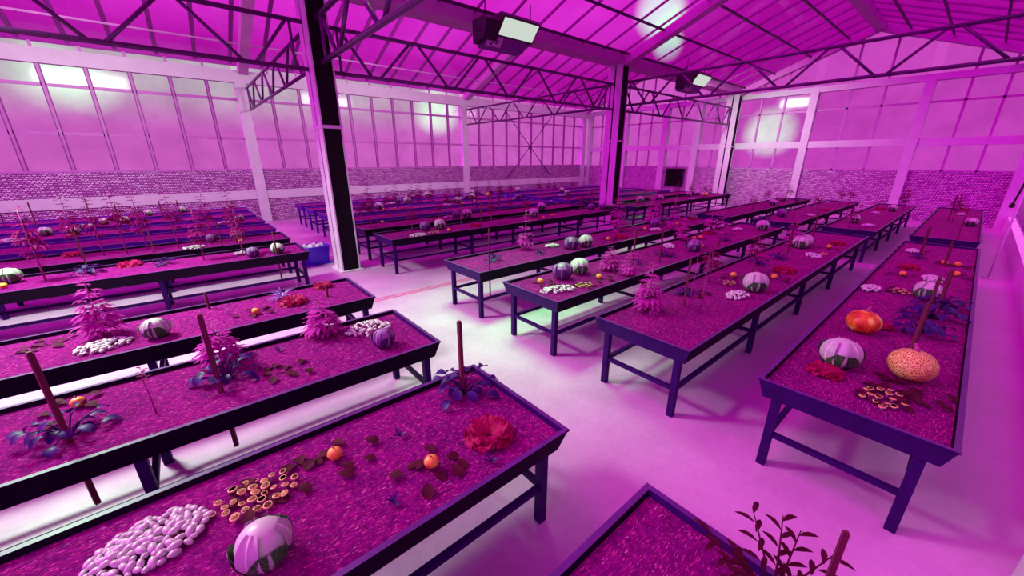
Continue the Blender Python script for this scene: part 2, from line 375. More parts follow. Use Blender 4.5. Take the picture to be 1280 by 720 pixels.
# roof
ceil = None
def slope(y0, z0, y1, z1, name, mat, parent):
    f = MB(); f.add([(X0, y0, z0), (XB + .2, y0, z0), (XB + .2, y1, z1), (X0, y1, z1)], [(0, 1, 2, 3)])
    return struct(name, f.mesh(name, mat), parent=parent)
spans = [(YR - .1, YM), (YM, YL + .15)]
ceil = None
for (a, b) in spans:
    m = (a + b) / 2; zr = roof_z(m, a, b)
    if ceil is None:
        f = MB(); f.add([(X0, a, EAVE), (XB + .2, a, EAVE), (XB + .2, m, zr), (X0, m, zr)], [(0, 1, 2, 3)])
        ceil = struct('ceiling', f.mesh('ceiling', 'roof_glass'), 'magenta glazed double gable roof', cat='roof')
    else: slope(a, EAVE, m, zr, 'roof_pane', 'roof_glass', ceil)
    slope(m, zr, b, EAVE, 'roof_pane', 'roof_glass', ceil)
    f = MB(); f.box(X0, XB, m - .18, m + .18, zr - .34, zr - .06); struct('ridge_beam', f.mesh('ridge_beam', 'roof_beam_paint'), parent=ceil)
    for s, (ya, yb) in enumerate(((a, m), (m, b))):
        f = MB()
        for t in ((.09, .325, .58, .82) if a < 5 else (.3, .62)):
            y = ya + (yb - ya) * (t if s == 0 else 1 - t); z = roof_z(y, a, b) - .10
            f.box(X0, XB, y - .03, y + .03, z - .04, z + .02)
        struct('purlin', f.mesh('purlin', 'dark_bar' if a < 5 else 'mullion_paint'), parent=ceil)
        f = MB(); x = COLX[0] - .4
        za, zb = roof_z(ya + 1e-6, a, b), roof_z(yb - 1e-6, a, b)
        k = 0
        while x < XB:
            if min(abs(x - c) for c in COLX) > .3: e = .04 if b > 20 and s == 1 else 0; f.bar((x, ya, za - .04), (x, yb - .25 * (e > 0), zb - .04 + .25 * SL * (e > 0)), .045 if a < 5 else .13, .06)
            x += 1.117
        struct('glazing_bar', f.mesh('glazing_bar', 'mullion_edge'), parent=ceil)
        f = MB()
        for x in COLX: f.bar((x, ya, za - .22), (x, yb, zb - .22), .34, .30)
        struct('rafter', f.mesh('rafter', 'roof_beam_paint'), parent=ceil)
f = MB(); f.box(X0, XB, 9.86, 10.54, 6.2, 6.36); f.box(X0, XB, 9.86, 9.92, 6.36, 6.6); f.box(X0, XB, 10.48, 10.54, 6.36, 6.6)
struct('valley_beam', f.mesh('valley_beam', 'roof_beam_paint'), parent=ceil)

# steel columns: two I sections side by side
cl = ['nearest black steel column rising beside the blue bin', 'middle black steel column at the gable roof valley', 'rear black steel column against the rear wall']
for i, x in enumerate(COLX[1:]):
    c = empty('steel_column', (x, 0, 0)); tag(c, cl[i], 'column', 'steel columns along the roof valley')
    for y0 in (9.88, 10.24):
        f = MB()
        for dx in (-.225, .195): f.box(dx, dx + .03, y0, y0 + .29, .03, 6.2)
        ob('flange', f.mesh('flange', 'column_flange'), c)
        f = MB(); f.box(-.196, .196, y0 + .025, y0 + .27, .03, 6.2); ob('web', f.mesh('web', 'column_web_shade'), c)
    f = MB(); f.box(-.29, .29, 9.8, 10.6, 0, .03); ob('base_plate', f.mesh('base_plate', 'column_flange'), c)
    f = MB(); f.box(-.24, .24, 9.86, 10.55, 3.4, 3.47); ob('tie_plate', f.mesh('tie_plate', 'column_flange'), c)

# flat trusses
def truss(p, q, zb, zt, nodes, label, group, r=.045):
    t = empty('roof_truss', (p[0], p[1], zb)); tag(t, label, 'truss', group)
    P = Vector((p[0], p[1], 0)); Q = Vector((q[0], q[1], 0)); L = (Q - P).length; d = (Q - P) / L; H = zt - zb
    f = MB(); f.tube([(0, 0, 0), tuple(d * L)], r, 8); ob('bottom_chord', f.mesh('bottom_chord', 'truss_paint'), t)
    f = MB(); f.tube([(0, 0, H), tuple(d * L + Vector((0, 0, H)))], r, 8); ob('top_chord', f.mesh('top_chord', 'truss_paint'), t)
    for e in (.25, L - .25):
        f = MB(); f.tube([tuple(d * e), tuple(d * e + Vector((0, 0, H)))], r * .7, 6); ob('end_post', f.mesh('end_post', 'truss_paint'), t)
    st = L / nodes
    for k in range(nodes):
        a = k * st; 
        for s0, s1 in ((a + .3 if k == 0 else a + .1, a + st / 2 - .1), (a + st - (.3 if k == nodes - 1 else .1), a + st / 2 + .1)):
            f = MB(); f.tube([tuple(d * s0 + Vector((0, 0, H))), tuple(d * s1)], r * .8, 6); ob('diagonal', f.mesh('diagonal', 'truss_paint'), t)
G = 'steel lattice trusses under the roof'
truss((COLX[0], YM), (COLX[1] - .23, YM), 4.62, 5.52, 5, 'dark lattice truss left of the nearest black column', G)
truss((COLX[1] + .23, YM), (COLX[2] - .23, YM), 4.62, 5.52, 5, 'long lattice truss between nearest and middle black columns', G)
truss((COLX[2] + .23, YM), (COLX[3] - .23, YM), 4.62, 5.52, 5, 'lattice truss between middle and rear black columns', G)
truss((COLX[1], 9.87), (COLX[1], YR + .1), 4.74, 5.57, 5, 'thick lattice truss running overhead from the nearest black column', G, .055)
truss((COLX[2], 9.87), (COLX[2], YR + .1), 4.74, 5.57, 5, 'lattice truss crossing the right nave from the middle column', G)
truss((COLX[1], YL - .06), (COLX[1], 10.55), 4.74, 5.57, 5, 'lattice truss from left wall to the nearest black column', G)
truss((COLX[2], YL - .06), (COLX[2], 10.55), 4.74, 5.57, 5, 'lattice truss from left wall to the middle black column', G)

# hanging lamps
def prism(f, prof, x0, x1, mi=0):
    n = len(prof); v = [(x, y, z) for x in (x0, x1) for y, z in prof]
    f.add(v, [tuple(range(n)), tuple(range(2 * n - 1, n - 1, -1))] + [(k, k + n, (k + 1) % n + n, (k + 1) % n) for k in range(n)], mi)
def lamp(x, y, z, label):
    l = empty('hanging_lamp', (x, y, z)); tag(l, label, 'lamp', 'box floodlights hanging under the valley')
    f = MB(); prism(f, [(-.36, .26), (-.02, -.12), (.42, -.12), (.42, .34), (-.26, .36)], -.66, .62)
    prism(f, [(-.22, .16), (-.10, -.22), (.40, -.30), (.40, .22), (-.1, .24)], -1.10, -.66)
    ob('housing', f.mesh('housing', 'lamp_black'), l)
    d = Vector((0, .34, -.38)).normalized(); nrm = Vector((0, -.38, -.34)).normalized(); o = Vector((0, -.36, .26))
    def P(px, t, e): q = o + d * t + nrm * e; return (px, q.y, q.z)
    f = MB()
    v = [P(px, t, e) for e in (.0, .012) for px, t in ((-.60, .04), (.57, .04), (.57, .47), (-.60, .47))]
    f.add(v, [(0, 1, 2, 3), (7, 6, 5, 4), (0, 4, 5, 1), (1, 5, 6, 2), (2, 6, 7, 3), (3, 7, 4, 0)])
    ob('diffuser', f.mesh('diffuser', 'lamp_glow'), l)
    f = MB(); prism(f, [(-.04, -.13), (.14, -.36), (.45, -.36), (.45, -.13)], -.92, .40); b = ob('ballast_box', f.mesh('ballast_box', 'lamp_box'), l)
    d2 = Vector((0, .18, -.23)).normalized(); n2 = Vector((0, -.23, -.18)).normalized(); o2 = Vector((0, -.04, -.13))
    def Q(px, t, e): q = o2 + d2 * t + n2 * e; return (px, q.y, q.z)
    f = MB(); v = [Q(px, t, e) for e in (0, .008) for px, t in ((-.90, .02), (-.42, .02), (-.42, .27), (-.90, .27))]
    f.add(v, [(0, 1, 2, 3), (7, 6, 5, 4), (0, 4, 5, 1), (1, 5, 6, 2), (2, 6, 7, 3), (3, 7, 4, 0)])
    ob('number_plate', f.mesh('number_plate', 'lamp_plate'), b)
    f = MB(); v = []
    for k in range(20):
        t = 2 * math.pi * k / 20
        for q in (1, .55): v.append(Q(-.76 + .065 * q * math.cos(t), .145 + .10 * q * math.sin(t), .012))
    f.add(v, [(2 * k, 2 * k + 1, (2 * k + 3) % 40, (2 * k + 2) % 40) for k in range(20)])
    for t0, w in ((.10, .14), (.16, .10)): f.add([Q(-.64, t0, .012), Q(-.64 + w, t0, .012), Q(-.64 + w, t0 + .03, .012), Q(-.64, t0 + .03, .012)], [(0, 1, 2, 3)])
    ob('number_zero', f.mesh('number_zero', 'ink'), b)
    for dx in (-.95, .6):
        f = MB(); f.tube([(dx, .05, .28), (dx, .05, roof_z(y, YR, YM) - z - .1)], .015, 6); ob('hanger_rod', f.mesh('hanger_rod', 'lamp_black'), l)
    return l
lamp(7.7, 9.05, 5.9, 'nearer black floodlight with lit white panel under the roof')
lamp(18.2, 9.05, 5.9, 'farther black floodlight with lit white panel past the middle column')

# blue bin by the nearest column
b = empty('plastic_bin', (2.42, 11.35, 0), R(8)); tag(b, 'blue plastic bin standing behind the nearest black column', 'bin')
def rr(w, d, z, n=5, r=.06):
    pts = []
    for cx, cy, a0 in ((w - r, d - r, 0), (-w + r, d - r, 90), (-w + r, -d + r, 180), (w - r, -d + r, 270)):
        for k in range(n): t = R(a0 + 90 * k / (n - 1)); pts.append((cx + r * math.cos(t), cy + r * math.sin(t), z))
    return pts
def loft(f, rings, cap=True):
    n = len(rings[0]); v = [p for r_ in rings for p in r_]; fa = []
    for i in range(len(rings) - 1):
        for k in range(n): fa.append((i * n + k, i * n + (k + 1) % n, (i + 1) * n + (k + 1) % n, (i + 1) * n + k))
    if cap: fa.append(tuple(range(n - 1, -1, -1))); fa.append(tuple((len(rings) - 1) * n + k for k in range(n)))
    f.add(v, fa)
f = MB(); loft(f, [rr(.27, .24, .02), rr(.31, .28, .44), rr(.33, .30, .46), rr(.33, .30, .50), rr(.30, .27, .50), rr(.29, .26, .40)]); ob('body', f.mesh('body', 'bin_blue'), b)
f = MB(); loft(f, [rr(.34, .31, 0), rr(.36, .33, .03)]); ob('foot_rim', f.mesh('foot_rim', 'bin_blue'), b)
f = MB(); r2 = random.Random(3)
for k in range(9):
    cx, cy = r2.uniform(-.2, .2), r2.uniform(-.17, .17); f.lathe([(.01, .38), (.07, .41), (.08, .47), (.04, .53), (.01, .54)], 8, 0, (cx, cy, 0))
ob('contents', f.mesh('contents', 'bin_white'), b)
# ------------------------------------------------------------------ grow tables
ZS = 0.87
W_, L_ = 1.2, 9.38
def make_table_meshes():
    M = {}
    f = MB(); L, W = L_, W_
    def rect(x0, y0, z): return [(x0, y0, z), (L - x0, y0, z), (L - x0, -y0 + 0 if False else W - y0, z), (x0, W - y0, z)]
    rings = [rect(.055, .055, .715), rect(.008, .008, .885), rect(0, 0, .885), rect(0, 0, .90), rect(.035, .035, .90), rect(.05, .05, .75)]
    v = [p for r in rings for p in r]; fa = [(3, 2, 1, 0)]
    for i in range(len(rings) - 1):
        for k in range(4): fa.append((i * 4 + k, i * 4 + (k + 1) % 4, (i + 1) * 4 + (k + 1) % 4, (i + 1) * 4 + k))
    f.add(v, fa); M['tray'] = f.mesh('tray', 'table_paint', 'table_side_shade', 'table_rim_highlight'); M['tray_haze'] = f.mesh('tray', 'table_haze', 'table_haze', 'table_rim_highlight')
    for me in (M['tray'], M['tray_haze']):
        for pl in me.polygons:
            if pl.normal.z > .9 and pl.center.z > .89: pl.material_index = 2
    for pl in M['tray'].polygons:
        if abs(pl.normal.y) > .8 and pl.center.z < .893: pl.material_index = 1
    f = MB(); nx, ny = 90, 12; v = []; r2 = random.Random(5)
    for j in range(ny + 1):
        for i in range(nx + 1):
            e = i in (0, nx) or j in (0, ny)
            v.append((.042 + (L - .084) * i / nx, .042 + (W - .084) * j / ny, ZS - (.012 if e else r2.uniform(0, .012))))
    f.add(v, [(j * (nx + 1) + i, j * (nx + 1) + i + 1, (j + 1) * (nx + 1) + i + 1, (j + 1) * (nx + 1) + i) for j in range(ny) for i in range(nx)], 0, True)
    M['soil'] = f.mesh('soil', 'soil')
    f = MB(); f.box(-.034, .034, -.034, .034, 0, .715); M['leg'] = f.mesh('leg', 'table_paint'); M['leg_haze'] = f.mesh('leg', 'table_haze')
    f = MB(); f.box(.15, L - .15, -.022, .022, .32, .365); M['rail'] = f.mesh('rail', 'table_paint')
    f = MB(); f.box(-.022, .022, .175, W - .175, .32, .365); M['cross'] = f.mesh('cross_bar', 'table_paint')
    return M
TM = make_table_meshes()
MODX = {'W': -7.62, 'N': 3.55, 'F': 13.9}
ROWY = {}
for k in range(4): ROWY['R%d' % k] = .84 + 1.815 * k - W_
for k in range(6): ROWY['L%d' % k] = 9.91 + 1.815 * k - W_
o_ = ['', 'second ', 'third ', 'fourth ', 'fifth ']
TP = {'WR0': 'cut-off table at the bottom edge', 'WR1': 'foreground table', 'WR2': 'second left table from the front', 'WR3': 'third left table from the front',
      'WL0': 'left table beside the nearest column', 'NR0': 'long table nearest the right wall', 'NR1': 'second table from the right wall', 'NR2': 'third table from the right wall', 'NR3': 'fourth table from the right wall',
      'FR0': 'rear table nearest the right wall', 'FR1': 'second rear table from the right', 'FR2': 'third rear table from the right', 'FR3': 'fourth rear table from the right',
      'NL0': 'middle table just past the columns', 'FL0': 'rear table just past the columns'}
for k, w in enumerate(['second', 'third', 'fourth', 'fifth'], 1):
    TP['WL%d' % k] = w + ' left table past the columns'; TP['NL%d' % k] = w + ' middle table past the columns'; TP['FL%d' % k] = w + ' rear table past the columns'
TP['WL5'] = 'left table along the window wall'; TP['NL5'] = 'middle table along the window wall'; TP['FL5'] = 'rear table along the window wall'
SKIP = set()
TABLES = {}
def table(key):
    t = empty('grow_table', (MODX[key[0]], ROWY[key[1:]], 0))
    tag(t, 'dark violet soil-filled ' + TP[key], 'table', 'raised soil tables in rows')
    ob('tray', TM['tray_haze' if key[1:] in ('L2', 'L3', 'L4', 'L5') else 'tray'], t); ob('soil', TM['soil'], t, 'magenta lit soil with straw flecks')
    for i in range(5):
        x = .12 + i * (L_ - .24) / 4
        for y in (.15, W_ - .15): ob('leg', TM['leg_haze' if key[1:] in ('L2', 'L3', 'L4', 'L5') else 'leg'], t).location = (x, y, 0)
        ob('cross_bar', TM['cross'], t).location = (x, 0, 0)
    for y in (.15, W_ - .15): ob('rail', TM['rail'], t).location = (0, y, 0)
    TABLES[key] = t
for m in MODX:
    for r in ROWY:
        if m + r not in SKIP: table(m + r)

# ------------------------------------------------------------------ plants, as shared meshes
def leaf(f, base, ang, tilt, ln, wd, mi=0, curl=.25, nu=2, nv=5, shape='lance', fold=.15, wav=0.0, ph=0.0):
    ca, sa = math.cos(ang), math.sin(ang)
    def fn(u, v):
        if shape == 'lance': w = math.sin(math.pi * min(1, v * .97 + .03)) ** .8
        elif shape == 'obov': w = math.sin(math.pi * (v ** 1.6 * .93 + .03)) ** .55
        else: w = min(1, v * 2.2) ** .7 * (1 if v < .85 else math.sqrt(max(0, 1 - ((v - .85) / .15) ** 2)) * .5 + .5)
        s = (u - .5) * 2
        a = tilt - curl * v
        r = ln * v * math.cos(a); z = ln * v * math.sin(a) + fold * abs(s) * w * wd + wav * math.sin(s * 9 + v * 7 + ph) * v * wd
        t = s * w * wd * .5
        return (base[0] + ca * r - sa * t, base[1] + sa * r + ca * t, base[2] + z)
    f.surf(fn, nu, nv, mi)
def palmate(f, base, ang, tilt, ln, mi=0, n=5, r2=rnd):
    for k in range(n):
        d = (k - (n - 1) / 2) * .55
        leaf(f, base, ang + d, tilt + r2.uniform(-.15, .15), ln * (1 - .13 * abs(k - (n - 1) / 2)), ln * .22, mi, curl=.7, nv=4)
def tall_plant(seed, mat, nw=8, spread=.27, z0=.10, taper=.75):
    r2 = random.Random(seed); f = MB()
    for k in range(nw):
        t = k / (nw - 1); z = z0 + (.97 - z0) * t; ln = spread * (1 - taper * t) * (.75 if k == 0 else 1)
        m = 5 if t < .5 else 3
        for j in range(m):
            an = k * 1.3 + j * 2 * math.pi / m + r2.uniform(-.35, .35); tl = .15 + .55 * t + r2.uniform(-.3, .3)
            st = ln * .28; p = (math.cos(an) * st * math.cos(tl), math.sin(an) * st * math.cos(tl), z + st * math.sin(tl) + r2.uniform(-.03, .03))
            palmate(f, p, an, tl, ln * .72 * r2.uniform(.8, 1.2), 0, 5 if ln > .12 else 3, r2)
    fm = f.mesh('foliage', mat)
    s = MB(); s.tube([(0, 0, -.02), (.008, 0, .3), (-.006, .006, .65), (0, 0, 1.0)], [.012, .010, .007, .003], 6)
    return fm, s.mesh('stem', 'stem_red')
PLANT = [tall_plant(1, 'leaf_pink', 10, .30), tall_plant(2, 'leaf_red', 7, .24, .42, .55), tall_plant(3, 'leaf_pink', 7)]
def bush(seed):
    r2 = random.Random(seed); f = MB(); s = MB()
    for k in range(20):
        a = k * 2.4 + r2.uniform(-.3, .3); d = .03 + .20 * (k / 20) ** .8; z = r2.uniform(.03, .20) * (1.15 - d * 2)
        p = (d * math.cos(a), d * math.sin(a), z)
        s.tube([(0, 0, -.02), (p[0] * .5, p[1] * .5, z * .8), p], [.006, .005, .003], 5)
        leaf(f, p, a + r2.uniform(-.5, .5), r2.uniform(-.1, .5), r2.uniform(.08, .125), r2.uniform(.07, .1), 0, .6, 2, 5, 'obov', .2)
    return f.mesh('foliage', 'leaf_indigo'), s.mesh('stems', 'leaf_indigo')
BUSH = [bush(1), bush(2)]
def lettuce():
    r2 = random.Random(4); f = MB()
    for k in range(16):
        t = k / 16; a = k * 2.4
        leaf(f, (.02 * math.cos(a), .02 * math.sin(a), 0), a, .35 + .75 * t, .17 - .05 * t, .20 - .04 * t, 0, .5, 8, 7, 'round', .12, .16, k * 1.7)
    return f.mesh('leaf_rosette', 'lettuce_red')
LET = lettuce()
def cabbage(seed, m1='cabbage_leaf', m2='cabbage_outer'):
    r2 = random.Random(seed); h = MB(); Rr = .135
    prof = [(Rr * math.sin(t), Rr * (1 - math.cos(t)) * .93) for t in [math.pi * k / 12 for k in range(13)]]
    prof[0] = (.004, .0); prof[-1] = (.004, prof[-1][1])
    h.lathe(prof, 22); hm = h.mesh('head', m1)
    outs = []
    for k in range(6):
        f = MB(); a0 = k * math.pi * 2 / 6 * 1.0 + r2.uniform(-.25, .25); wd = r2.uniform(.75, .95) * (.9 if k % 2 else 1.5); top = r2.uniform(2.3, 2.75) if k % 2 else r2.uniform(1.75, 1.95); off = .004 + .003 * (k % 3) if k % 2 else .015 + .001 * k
        def fn(u, v):
            s = (u - .5) * 2; th = .25 + (top - .25) * v
            w = wd * math.sin(math.pi * (v * .80 + .12)) ** .6
            fl = max(0, v - .8) ** 2 * .12 * (0 if k % 2 else 1)
            rr = Rr + off + fl + .010 * s * s * (1 if k % 2 else .4) + .006 * math.exp(-(s / .07) ** 2) + .0025 * math.sin(v * 9 + s * 6)
            a = a0 + s * w / max(.35, math.sin(th)) * .62
            return (rr * math.sin(th) * math.cos(a), rr * math.sin(th) * math.sin(a), max(.001, Rr * .93 - rr * .93 * math.cos(th)))
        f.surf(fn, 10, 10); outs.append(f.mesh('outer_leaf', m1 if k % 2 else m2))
    return hm, outs
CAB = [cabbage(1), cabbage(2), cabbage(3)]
CABP = [cabbage(k, 'cabbage_purple', 'cabbage_purple_outer') for k in (4, 5, 6)]
def gourd(Rr, H, n, amp, mat, stem='stem_red'):
    f = MB(); prof = []
    for k in range(11):
        t = math.pi * k / 10; prof.append((max(.003, Rr * math.sin(t) ** .85), H * .5 * (1 - math.cos(t))))
    f.lathe(prof, 24, 0, (0, 0, 0), lambda t: 1 + amp * (abs(math.cos(n * t / 2)) - .5))
    s = MB(); s.tube([(0, 0, H * .94), (.1 * Rr, 0, H * 1.08), (.3 * Rr, 0, H * 1.18)], [.14 * Rr, .1 * Rr, .08 * Rr], 6)
    return f.mesh('fruit', mat), s.mesh('stalk', stem)
GOURD = gourd(.045, .08, 8, .14, 'gourd_rind'); MELON = gourd(.165, .27, 2, 0, 'melon_rind'); SQUASH = gourd(.155, .25, 12, .03, 'squash_rind'); PUMPKIN = gourd(.14, .2, 9, .12, 'yellow_rind')
def gourd_leaves(seed, n=9):
    r2 = random.Random(seed); f = MB(); s = MB()
    for k in range(n):
        a = k * 2.4 + r2.uniform(-.5, .5); d = r2.uniform(.04, .21); z = r2.uniform(.008, .028)
        p = (d * math.cos(a), d * math.sin(a), z); leaf(f, p, a + r2.uniform(-1.4, 1.4), .1, r2.uniform(.07, .105), r2.uniform(.06, .08), 0, .25, 2, 5, 'obov', .12)
        s.tube([(0, 0, .004), (p[0] * .5, p[1] * .5, .008), p], .0018, 4)
    return f.mesh('leaves', 'leaf_maroon'), s.mesh('vine', 'leaf_maroon')
GL = [gourd_leaves(1), gourd_leaves(2), gourd_leaves(3, 6)]
def spiky():
    r2 = random.Random(8); f = MB()
    for k in range(26):
        leaf(f, (0, 0, 0), k * 2.4, r2.uniform(.3, 1.3), r2.uniform(.14, .24), .022, 0, .4, 2, 4)
    return f.mesh('leaf_rosette', 'leaf_violet')
SPIKY = spiky()
def sprout():
    r2 = random.Random(9); f = MB()
    for k in range(6): leaf(f, (0, 0, 0), k * 1.05, r2.uniform(.8, 1.4), r2.uniform(.05, .09), .016, 0, .3, 2, 3)
    return f.mesh('leaf_tuft', 'leaf_indigo')
SPROUT = sprout()
def thin_stem():
    f = MB(); f.tube([(0, 0, -.03), (.01, 0, .35), (-.01, .01, .7), (0, 0, 1)], [.006, .005, .004, .002], 5); s = f.mesh('stem', 'stem_red')
    f = MB(); r2 = random.Random(2)
    for k in range(9): leaf(f, (0, 0, .72 + .033 * k), k * 2.4, .6, .05, .02, 0, .4, 2, 3)
    return f.mesh('leaf_tip', 'leaf_red'), s
THIN = thin_stem()
f = MB(); f.lathe([(.002, 0), (.014, .003), (.021, .012), (.019, .024), (.010, .032), (.002, .034)], 9); MW_CAP = f.mesh('cap', 'mushroom_white')
f = MB(); f.lathe([(.003, 0), (.012, .002), (.010, .02), (.011, .03), (.003, .031)], 7); MR_ST = f.mesh('stem', 'mushroom_stem')
f = MB(); f.lathe([(.004, .027), (.030, .029), (.0335, .033), (.032, .039), (.025, .041)], 14, 1); f.lathe([(.025, .041), (.018, .037), (.002, .035)], 14, 0); MR_CAP = f.mesh('cap', 'mushroom_cap', 'mushroom_ring')

